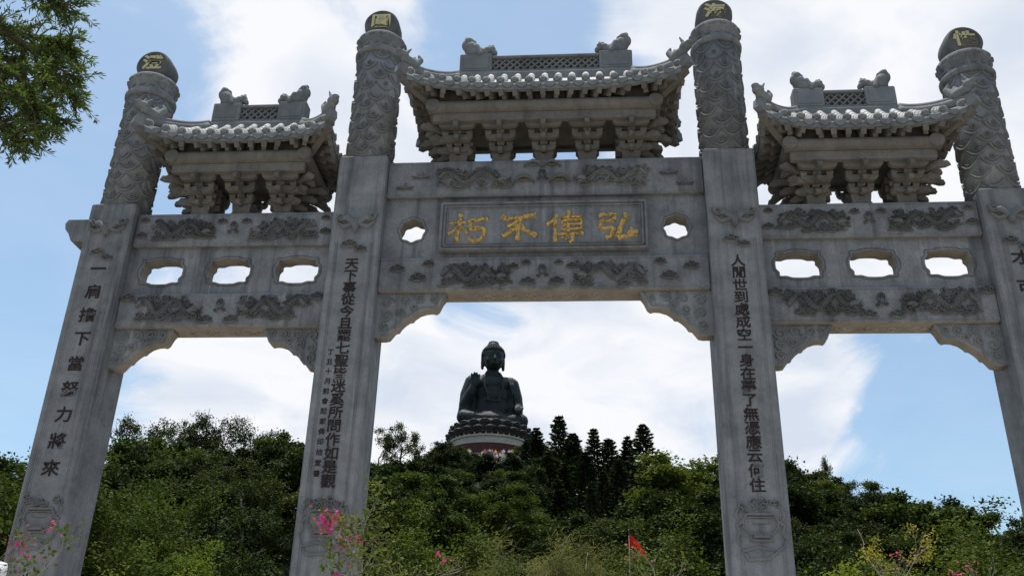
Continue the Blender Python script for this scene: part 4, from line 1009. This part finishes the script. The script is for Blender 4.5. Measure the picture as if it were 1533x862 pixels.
ORD = ['leftmost', 'second from left', 'third from left', 'fourth from left', 'fifth from left', 'sixth from left', 'seventh from left', 'eighth from left', 'ninth from left', 'tenth from left', 'eleventh from left', 'twelfth from left', 'thirteenth from left']
def forest():
    R = random.Random(21); pts = []; made = []
    def ok(x, y, r):
        return all((x - a) ** 2 + (y - b) ** 2 > (r * .5 + c * .5) ** 2 for a, b, c in pts)
    bands = ((28, 60, 5.6, 1100), (60, 125, 7.0, 1800), (125, 236, 8.5, 2200))
    for d0, d1, sp, tries in bands:
        for _ in range(tries):
            az = R.uniform(-36, 27); d = sqrt(R.uniform(d0 * d0, d1 * d1)); x, y = polar(az, d)
            dr = tab(DR_TAB, az)
            if d > dr + 10: continue
            if hypot(x + 25, y - 228) < 19: continue
            if -7.0 < az < -4.0 and d > 168: continue
            if not ok(x, y, sp): continue
            pts.append((x, y, sp))
            h = R.uniform(4.8, 10.4); wd = R.uniform(.85, 1.35)
            if d < 48: key = R.choice('fghhfh'); proto = PRN[key]; h *= .86
            else:
                key = R.choice('aaabcdddbe' if az < 12 else 'ccabae'); proto = PR[key]
            if az > 11: h *= .9
            if -3.8 < az < 6.0 and d < 148: h = min(h, el_z(12.2 if az < 4.6 else 13.2, d) - terr(x, y)); wd = 1.2
            if d > 125: h *= 1.08
            cap = (13.8 if d < 70 else 14.9 if d < 140 else 15.9 if -6.3 < az < -4.5 else 16.6) if -9.2 < az < -3.0 else tab(AZ_TAB, az) + (R.uniform(-1.4, .2) if -28.5 < az < -18 or -14 < az < -10 else R.uniform(.0, 1.5))
            h = min(h, el_z(cap, d) - terr(x, y))
            if h < 1.5: continue
            if h < 3.5: wd = 1.7
            tier = 'low on' if d < 60 else 'halfway up' if d < 125 else 'high on'
            o = plant('forest_tree', proto, (x, y, terr(x, y)), R.uniform(0, 6.28), h / 8.0 * wd, None, 'tree', 'forest trees covering the hill', h / 8.0)
            made.append(('%s tree %s the hill %s' % (SPN[key], tier, where(az)), az, o))
    by = {}
    for l, az, o in made: by.setdefault(l, []).append((az, o))
    for l, q in by.items():
        q.sort(key=lambda t: t[0])
        for i, (az, o) in enumerate(q): o['label'] = l if len(q) == 1 else '%s, %s' % (l, ORD[min(i, 12)])
forest()
def undergrowth():
    rng = np.random.default_rng(5); n = 15000; P = []
    az = rng.uniform(-37, 28, n); d = np.sqrt(rng.uniform(26 ** 2, 225 ** 2, n))
    cs = []
    for a, q in zip(az, d):
        x, y = polar(a, q)
        if hypot(x + 25, y - 228) < 15 or (-26.2 < x < -18.8 and 192 < y < 216) or q > tab(DR_TAB, a) + 6: continue
        cs.append((x, y, terr(x, y), rng.uniform(.3, 1.3)))
    cs = np.array(cs); k = 13; i = np.repeat(np.arange(len(cs)), k); m = len(i)
    c = cs[i, :3] + rng.normal(size=(m, 3)) * .75; c[:, 2] = cs[i, 2] + np.abs(rng.normal(size=m)) * .5 * cs[i, 3] + .05
    tint = rng.uniform(0, 1, len(cs))[i] * .7 + rng.uniform(0, .3, m)
    tag(O('undergrowth', leaves('undergrowth', c, .42, .26, rng, .8, tint), 'leaf_mid'), 'low green undergrowth covering the hillside between the trees', 'undergrowth', kind='stuff')
undergrowth()
def sky_tree(name, proto, az, d, el, label, group=None, rz=0, wide=1.0):
    """a tree whose height reaches the given elevation"""
    x, y = polar(az, d); z = terr(x, y); H = el_z(el, d) - z
    return plant(name, proto, (x, y, z), rz, H / 8.0 * wide, label, 'tree', group, H / 8.0)
sky_tree('airy_tree', AIRY, -27.0, 92, 16.4, 'tall thin-leaved tree on the skyline beside the leftmost pillar')
sky_tree('airy_tree', AIRY2, -25.2, 98, 16.9, 'open-crowned tree with sky showing through, second on the left skyline', rz=1)
sky_tree('airy_tree', AIRY, -23.9, 96, 16.2, 'loose-crowned tree next to the round-topped tree on the left skyline', rz=3)
sky_tree('round_tree', ROUND, -22.0, 96, 16.9, 'round-topped dark tree highest in the left bay', rz=2, wide=.95)
sky_tree('round_tree', ROUND, -19.6, 100, 16.2, 'dark bushy tree right of the round-topped tree in left bay', rz=4, wide=.9)
SLIM = broadleaf(24, 8.0, 1.5, 1.8, 40, 7000, .12, .06, .3, .09, .42, mat='leaf_olive', bark='bark_pale')
for az, d, el, lab in ((-20.9, 34, 14.4, 'slender pale-trunked tree at right of the left bay'), (-19.9, 37, 14.8, 'second slender pale-trunked tree, next to the left inner pillar'), (-22.2, 40, 14.3, 'slender pale-trunked tree behind the bright shrub of the left bay'), (-10.4, 40, 14.0, 'slender pale-trunked tree behind the magenta bougainvillea'), (6.4, 38, 13.6, 'slender pale-trunked tree left of the right inner pillar')):
    sky_tree('slender_tree', SLIM, az, d, el, lab, 'slender pale-trunked trees', az)
sky_tree('airy_tree', AIRY2, -11.7, 118, 17.5, 'thin-leaved tree against the sky left of the statue, beside inner pillar', rz=5, wide=.9)
sky_tree('airy_tree', AIRY, -12.7, 112, 17.0, 'small open tree on the skyline touching the left inner pillar', rz=2, wide=.8)
sky_tree('airy_tree', AIRY, 13.5, 150, 15.7, 'lone spindly tree standing above the right hill skyline', rz=1, wide=.45)
sky_tree('airy_tree', AIRY2, 12.3, 150, 15.3, 'small tree on the skyline next to the right inner pillar', rz=2, wide=.6)
# conifers right of the statue
CN = [conifer(31, 16, 2.9, 95), conifer(32, 16, 2.5, 95), conifer(33, 16, 3.1, 95), conifer(34, 16, 2.7, 80)]
for i, (az, d, el, H, lab) in enumerate(((-1.93, 150, 18.45, 20, 'tallest dark conifer, its pointed top highest right of the statue'), (-3.15, 158, 17.6, 17, 'dark conifer nearest to the statue podium'), (-1.0, 152, 17.3, 17, 'dark conifer just right of the tallest one'),
        (0.42, 146, 17.65, 18, 'slim dark conifer fourth from the statue'), (1.14, 150, 17.1, 17, 'dark conifer with broad top, fifth from the statue'), (2.12, 144, 17.2, 18, 'dense dark conifer second from the right end of the row'),
        (3.23, 142, 17.75, 19, 'tall dark conifer at the right end of the row, tiered branches'), (-.3, 140, 16.3, 16, 'shorter dark conifer below the middle of the row'), (1.7, 136, 15.9, 15, 'shorter dark conifer in front of the right pair'), (-2.6, 144, 16.2, 16, 'shorter dark conifer below the podium'), (-3.9, 170, 16.9, 15, 'dark conifer overlapping the right edge of the podium'), (.9, 128, 15.2, 15, 'low dark conifer in front of the middle pair'), (3.0, 128, 15.4, 15, 'low dark conifer below the right end of the row'), (-1.6, 130, 15.6, 15, 'low dark conifer below the tallest one'), (4.3, 135, 16.0, 14, 'short conifer rightmost of the dark group'), (0.1, 118, 14.6, 14, 'small conifer low on the slope below the dark row'), (2.3, 116, 14.4, 14, 'small conifer lowest on the slope, right half'), (-1.9, 120, 14.7, 14, 'small conifer lowest on the slope, nearest the statue side'))):
    x, y = polar(az, d); zt = el_z(el, d); s = H / 16
    Rc = random.Random(i + 3)
    p = plant('norfolk_pine', CN[i % 4], (x, y, zt - H), i * 1.3, s * (1.1 + .35 * ((i * 7) % 5) / 4), lab, 'tree', 'dark conifers right of the statue', s)
    p.rotation_euler = (Rc.uniform(-.03, .03), Rc.uniform(-.03, .03), i * 1.3)
# bare trees on the right slope
def bare(seed, H):
    rng = np.random.default_rng(seed); mb = MB(); tips = []
    mb.tube([(0, 0, -.3), (.05, 0, H * .3), (.1, .05, H * .6)], [.06, .04, .025], 6)
    for k in range(5): limb(mb, (.05 + .01 * k, 0, H * (.25 + .08 * k)), (cos(k * 2.2), sin(k * 2.2), 1.4), H * .42, .02, rng, tips, 2, .4, .4)
    return mb.mesh('bare', True)
for az, d, el, lab in ((17.3, 120, 13.6, 'leaning bare dead tree on the right hill skyline'), (19.9, 110, 12.9, 'bare grey tree with fine twigs near the rightmost pillar'), (14.7, 135, 14.6, 'bare twigs standing on the right slope below the lone tree')):
    x, y = polar(az, d); z = terr(x, y); e = empty('bare_tree', (x, y, z)); O('branches', bare(int(az), (el_z(el, d) - z) * .82), 'bark_grey', e); tag(e, lab, 'tree', 'bare trees on the right slope')

# shrubs and small trees just behind the gate
SB = [broadleaf(41, 5.0, 1.3, 1.8, 70, 9000, .085, .05, .2, .05, .34, mat='leaf_bright', bark='bark_pale'), broadleaf(42, 5.0, 1.5, 1.6, 70, 9000, .075, .04, .2, .05, .34, mat='leaf_mid', bark='bark_pale')]
SD = broadleaf(43, 5.0, 1.7, 1.4, 60, 9000, .15, .018, .1, .05, .42, mat='leaf_dry', bark='bark_pale')
SY = broadleaf(44, 5.0, 1.3, 1.0, 26, 900, .07, .04, .3, .045, .22, mat='leaf_yellow', bark='bark_pale')
SO = broadleaf(45, 5.0, 1.6, 2.0, 110, 16000, .085, .045, .2, .06, .4, mat='leaf_bright2', bark='bark')
def shrub(proto, az, d, el, lab, rz=0, wide=1.0, name='garden_shrub'):
    x, y = polar(az, d); z = terr(x, y); H = el_z(el, d) - z
    plant(name, proto, (x, y, z), rz, H / 5.0 * wide, lab, 'shrub', 'shrubs behind the gate', H / 5.0)
for a in ((SB[0], -22.9, 20, 11.0, 'bright yellow-green shrub in the middle of the left bay'), (SO, -26.2, 24, 13.0, 'olive green leafy shrub beside the leftmost pillar', 1), (SO, -24.0, 27, 13.3, 'taller olive shrub behind the bright shrub in left bay', 2), (SB[1], -20.3, 25, 12.0, 'dark leafy shrub at right of the left bay', 3),
          (SD, -3.4, 21, 11.2, 'pale dry feathery bush at bottom under the central opening', 1, 1.2), (SD, -1.4, 23, 10.7, 'smaller dry bush right of the pale feathery bush', 2), (SB[1], -6.2, 24, 11.0, 'leafy green shrub left of the pale feathery bush', 2), (SO, -9.5, 26, 11.6, 'dark olive shrub under the central opening beside bougainvillea', 2, 1.2), (SB[1], 1.4, 22, 10.6, 'leafy green shrub left of the red flag', 4), (SB[0], 5.4, 17, 9.9, 'bright green shrub at foot of the right inner pillar', 5), (SO, 3.6, 26, 11.8, 'olive shrub behind the red flag', 4, 1.2),
          (SB[0], 13.0, 17, 10.9, 'bright green shrub at left of the right bay', 1), (SB[0], 14.8, 18, 10.4, 'bright green shrub second from left in the right bay', 2), (SY, 16.5, 19, 11.6, 'yellow-flowered shrub with pale bare twigs in right bay', 1, .8), (SB[1], 17.6, 20, 11.2, 'green shrub below the yellow-flowered one', 3), (SO, 19.6, 22, 11.0, 'olive green shrub in the right bay near the rightmost pillar', 5, 1.3), (SO, 21.6, 24, 11.2, 'olive green shrub overlapped by the rightmost pillar', 2, 1.2), (SB[1], 12.2, 21, 11.4, 'dark green shrub beside the right inner pillar', 2),
          (SO, -31.6, 23, 12.2, 'light olive shrub left of the leftmost pillar', 3, 1.1), (SO, -33.6, 24, 12.0, 'olive shrub at the left edge of the view', 4, 1.1)):
    shrub(*a)

# bougainvillea in front of the gate
def bougain(seed, loc, H, spread, nl, nfl, lab, dull=.4, thick=.010, canopy=.55):
    rng = np.random.default_rng(seed); mb = MB(); tips = []; e = empty('bougainvillea', loc)
    h0 = H - canopy * .5
    pts = [Vector((0, 0, -.05))]
    for i in range(8): pts.append(Vector((.05 * sin(i * 1.1 + seed), .04 * cos(i * 1.3), h0 * (i + 1) / 8)))
    mb.tube(pts, [thick * (1.35 - .5 * i / 8) for i in range(9)], 7)
    mb.tube([q + Vector((.035 * sin(i), .03, 0)) for i, q in enumerate(pts)], [thick * .7] * 9, 6)
    for k in range(9):
        a = 2 * pi * k / 9 + rng.uniform(-.3, .3)
        limb(mb, pts[-1 - (k % 3)], (cos(a) * spread, sin(a) * spread, rng.uniform(.4, 1.1)), canopy * rng.uniform(.38, .6), thick * .36, rng, tips, 2, .7, .15)
    O('stem', mb.mesh('stem', True), 'bark_pale', e)
    T = np.array([t[0] for t in tips])
    nl = int(nl * 1.7); cen = T[rng.integers(0, len(T), nl)] + rng.normal(size=(nl, 3)) * .032
    O('foliage', leaves('lf', cen, .036, .022, rng, .5), 'leaf_bougain', e)
    k = max(1, int(nfl * dull)); cl = T[rng.integers(0, len(T), 6 + nfl // 40)]
    for nm, mat, n in (('blossom', 'bract', nfl - k), ('faded_blossom', 'bract_dull', k)):
        c = cl[rng.integers(0, len(cl), n)] + rng.normal(size=(n, 3)) * (.020 if nm == 'blossom' else .05)
        O(nm, leaves('br', c, .026, .021, rng, .2), mat, e)
    tag(e, lab, 'shrub', 'bougainvilleas along the front')
def at_px_dir(az, d, el): x, y = polar(az, d); return x, y, el_z(el, d)
for sd, az, d, el, lab, kw in ((1, -13.9, 5.6, 12.2, 'magenta bougainvillea with thin twisted stem in front of the left inner pillar', dict(spread=.5, nl=800, nfl=300, dull=.3, canopy=.50)),
        (2, -30.3, 6.4, 8.7, 'pink bougainvillea at the foot of the leftmost pillar', dict(spread=1.0, nl=420, nfl=90, dull=.5, canopy=.40)), (3, -32.4, 6.6, 8.9, 'dull pink bougainvillea at the bottom left corner', dict(spread=1.0, nl=300, nfl=150, dull=.5, canopy=.4)),
        (4, -9.5, 6.0, 9.4, 'low magenta bougainvillea at the bottom edge under the central opening', dict(spread=.8, nl=60, nfl=70, dull=.2, canopy=.3)), (5, 3.9, 8.0, 9.9, 'faded pink bougainvillea below the red flag', dict(spread=.9, nl=380, nfl=120, dull=.8, canopy=.45)),
        (6, 16.6, 8.0, 9.3, 'magenta bougainvillea low in the right bay', dict(spread=.8, nl=160, nfl=110, dull=.5, canopy=.35)), (7, 20.4, 8.5, 9.2, 'sparse magenta bougainvillea near the rightmost pillar', dict(spread=.8, nl=120, nfl=60, dull=.5, canopy=.35))):
    x, y, z = at_px_dir(az, d, el); bougain(sd, (x, y, 0), z, lab=lab, **kw)

# red flag on a pole
def flag():
    x, y = polar(2.22, 15.5); zt = el_z(11.75, 15.5); z0 = terr(x, y)
    e = empty('flag_pole', (x, y, z0)); tag(e, 'thin flagpole with a drooping red flag under the central opening', 'flag')
    mb = MB(); mb.tube([(0, 0, 0), (0, 0, (zt - z0) * .5), (0, 0, zt - z0)], [.009, .007, .005], 8); mb.lathe([(.004, 0), (.018, .012), (.018, .024), (.003, .04)], 8, (0, 0, zt - z0)); O('pole', mb.mesh('p', True), 'pole', e)
    V = []; n, m = 10, 12; h = zt - z0
    for i in range(n + 1):
        for j in range(m + 1):
            u, v = i / n, j / m
            V.append((.012 + .24 * u + .02 * sin(v * 7 + u * 4) * u, .05 * sin(u * 6 + v * 3) * u, h - .04 - .20 * v - .30 * u ** 1.2 + .14 * v * u))
    F = [(i * (m + 1) + j, i * (m + 1) + j + 1, (i + 1) * (m + 1) + j + 1, (i + 1) * (m + 1) + j) for i in range(n) for j in range(m)]
    me = bpy.data.meshes.new('flag'); me.from_pydata(V, [], F); me.update(); me.polygons.foreach_set('use_smooth', [True] * len(F))
    f = O('cloth', me, 'flag', e); md = f.modifiers.new('t', 'SOLIDIFY'); md.thickness = .004
flag()

# white stone garden wall at the lower left
def garden_wall():
    x, y = polar(-33.5, 8.2); zt = el_z(8.25, 8.2)
    e = empty('garden_wall', (x, y, 0), radians(33)); tag(e, 'white rounded stone garden wall at the bottom left corner', 'wall')
    mb = MB(); mb.box((-1.6, -.12, 0), (.28, .12, zt - .42), .02); O('wall_base', mb.mesh('w'), 'white', e)
    for k in range(2):
        z = zt - .10 - k * .20
        mb = MB(); mb.tube([(-1.6, 0, z), (.24, 0, z), (.27, 0, z), (.28, 0, z)], [.095, .095, .085, .05], 14); O('coping_roll', mb.mesh('c', True), 'white', e)
garden_wall()

# overhanging needle-leaved tree, upper left
def needle_tree():
    rng = np.random.default_rng(77)
    bx, by = polar(-49, 7.6)
    e = empty('needle_leaf_tree', (bx, by, 0)); tag(e, 'needle-leaved tree branch hanging into the upper left corner', 'tree')
    base = Vector((bx, by, 0)); mb = MB()
    tr = [Vector((0, 0, 0)), Vector((.05, .03, 2.5)), Vector((-.03, .06, 5)), Vector((.05, 0, 8.2))]
    mb.tube(tr, [.20, .17, .13, .06], 10)
    def W_(az, d, el): x, y = polar(az, d); return Vector((x, y, el_z(el, d))) - base
    twigs = []
    main = [([(-49, 7.6, 32), (-43, 7.3, 35.0), (-38.5, 7.1, 34.6), (-34.6, 7.0, 33.6)], .035), ([(-49, 7.6, 28), (-43, 7.2, 32.5), (-38.0, 7.0, 32.0), (-34.8, 6.9, 31.2)], .035), ([(-49, 7.6, 25), (-43, 7.3, 31.0), (-38.4, 7.1, 30.6), (-36.2, 7.0, 29.4)], .03),
            ([(-49, 7.6, 36), (-43, 7.3, 38.0), (-38.0, 7.1, 37.2), (-35.8, 7.0, 37.0)], .03), ([(-49, 7.6, 30), (-42, 7.6, 33.6), (-37.2, 7.5, 33.3), (-34.2, 7.4, 32.6)], .03), ([(-49, 7.6, 31), (-42, 7.5, 34.6), (-37.2, 7.4, 35.0), (-35.2, 7.3, 35.0)], .03), ([(-49, 7.6, 30), (-42, 7.0, 33.0), (-37.6, 6.8, 32.8), (-35.6, 6.7, 30.4)], .03)]
    cen = []; al = []
    for pts, r in main:
        P = [W_(*q) for q in pts]; mb.tube(P, [r, r * .8, r * .5, r * .15], 6)
        for k in range(105):
            t = rng.uniform(.30, 1.0); i = min(2, int(t * 3)); f = t * 3 - i; q = P[i].lerp(P[i + 1], f)
            d = (P[i + 1] - P[i]).normalized() + Vector(rng.normal(size=3)) * .9; d.z -= .2; d.normalize()
            L = rng.uniform(.10, .27); tip = q + d * L; mid = q.lerp(tip, .5) + Vector((0, 0, .015))
            mb.tube([q, mid, tip], [.006, .005, .002], 4, False)
            n = int(rng.integers(26, 44)); tt = rng.uniform(.15, 1.08, n)
            for s in tt:
                dd = Vector(rng.normal(size=3)).normalized(); ax = (d * .9 + dd * .8).normalized()
                cen.append(tuple(q.lerp(tip, s) + ax * .032)); al.append(tuple(ax))
    O('trunk', mb.mesh('tr', True), 'bark', e)
    O('crown', leaves('needles', np.array(cen), .058, .0115, rng, .1, None, np.array(al) * 2.5), 'leaf_needle', e)
needle_tree()
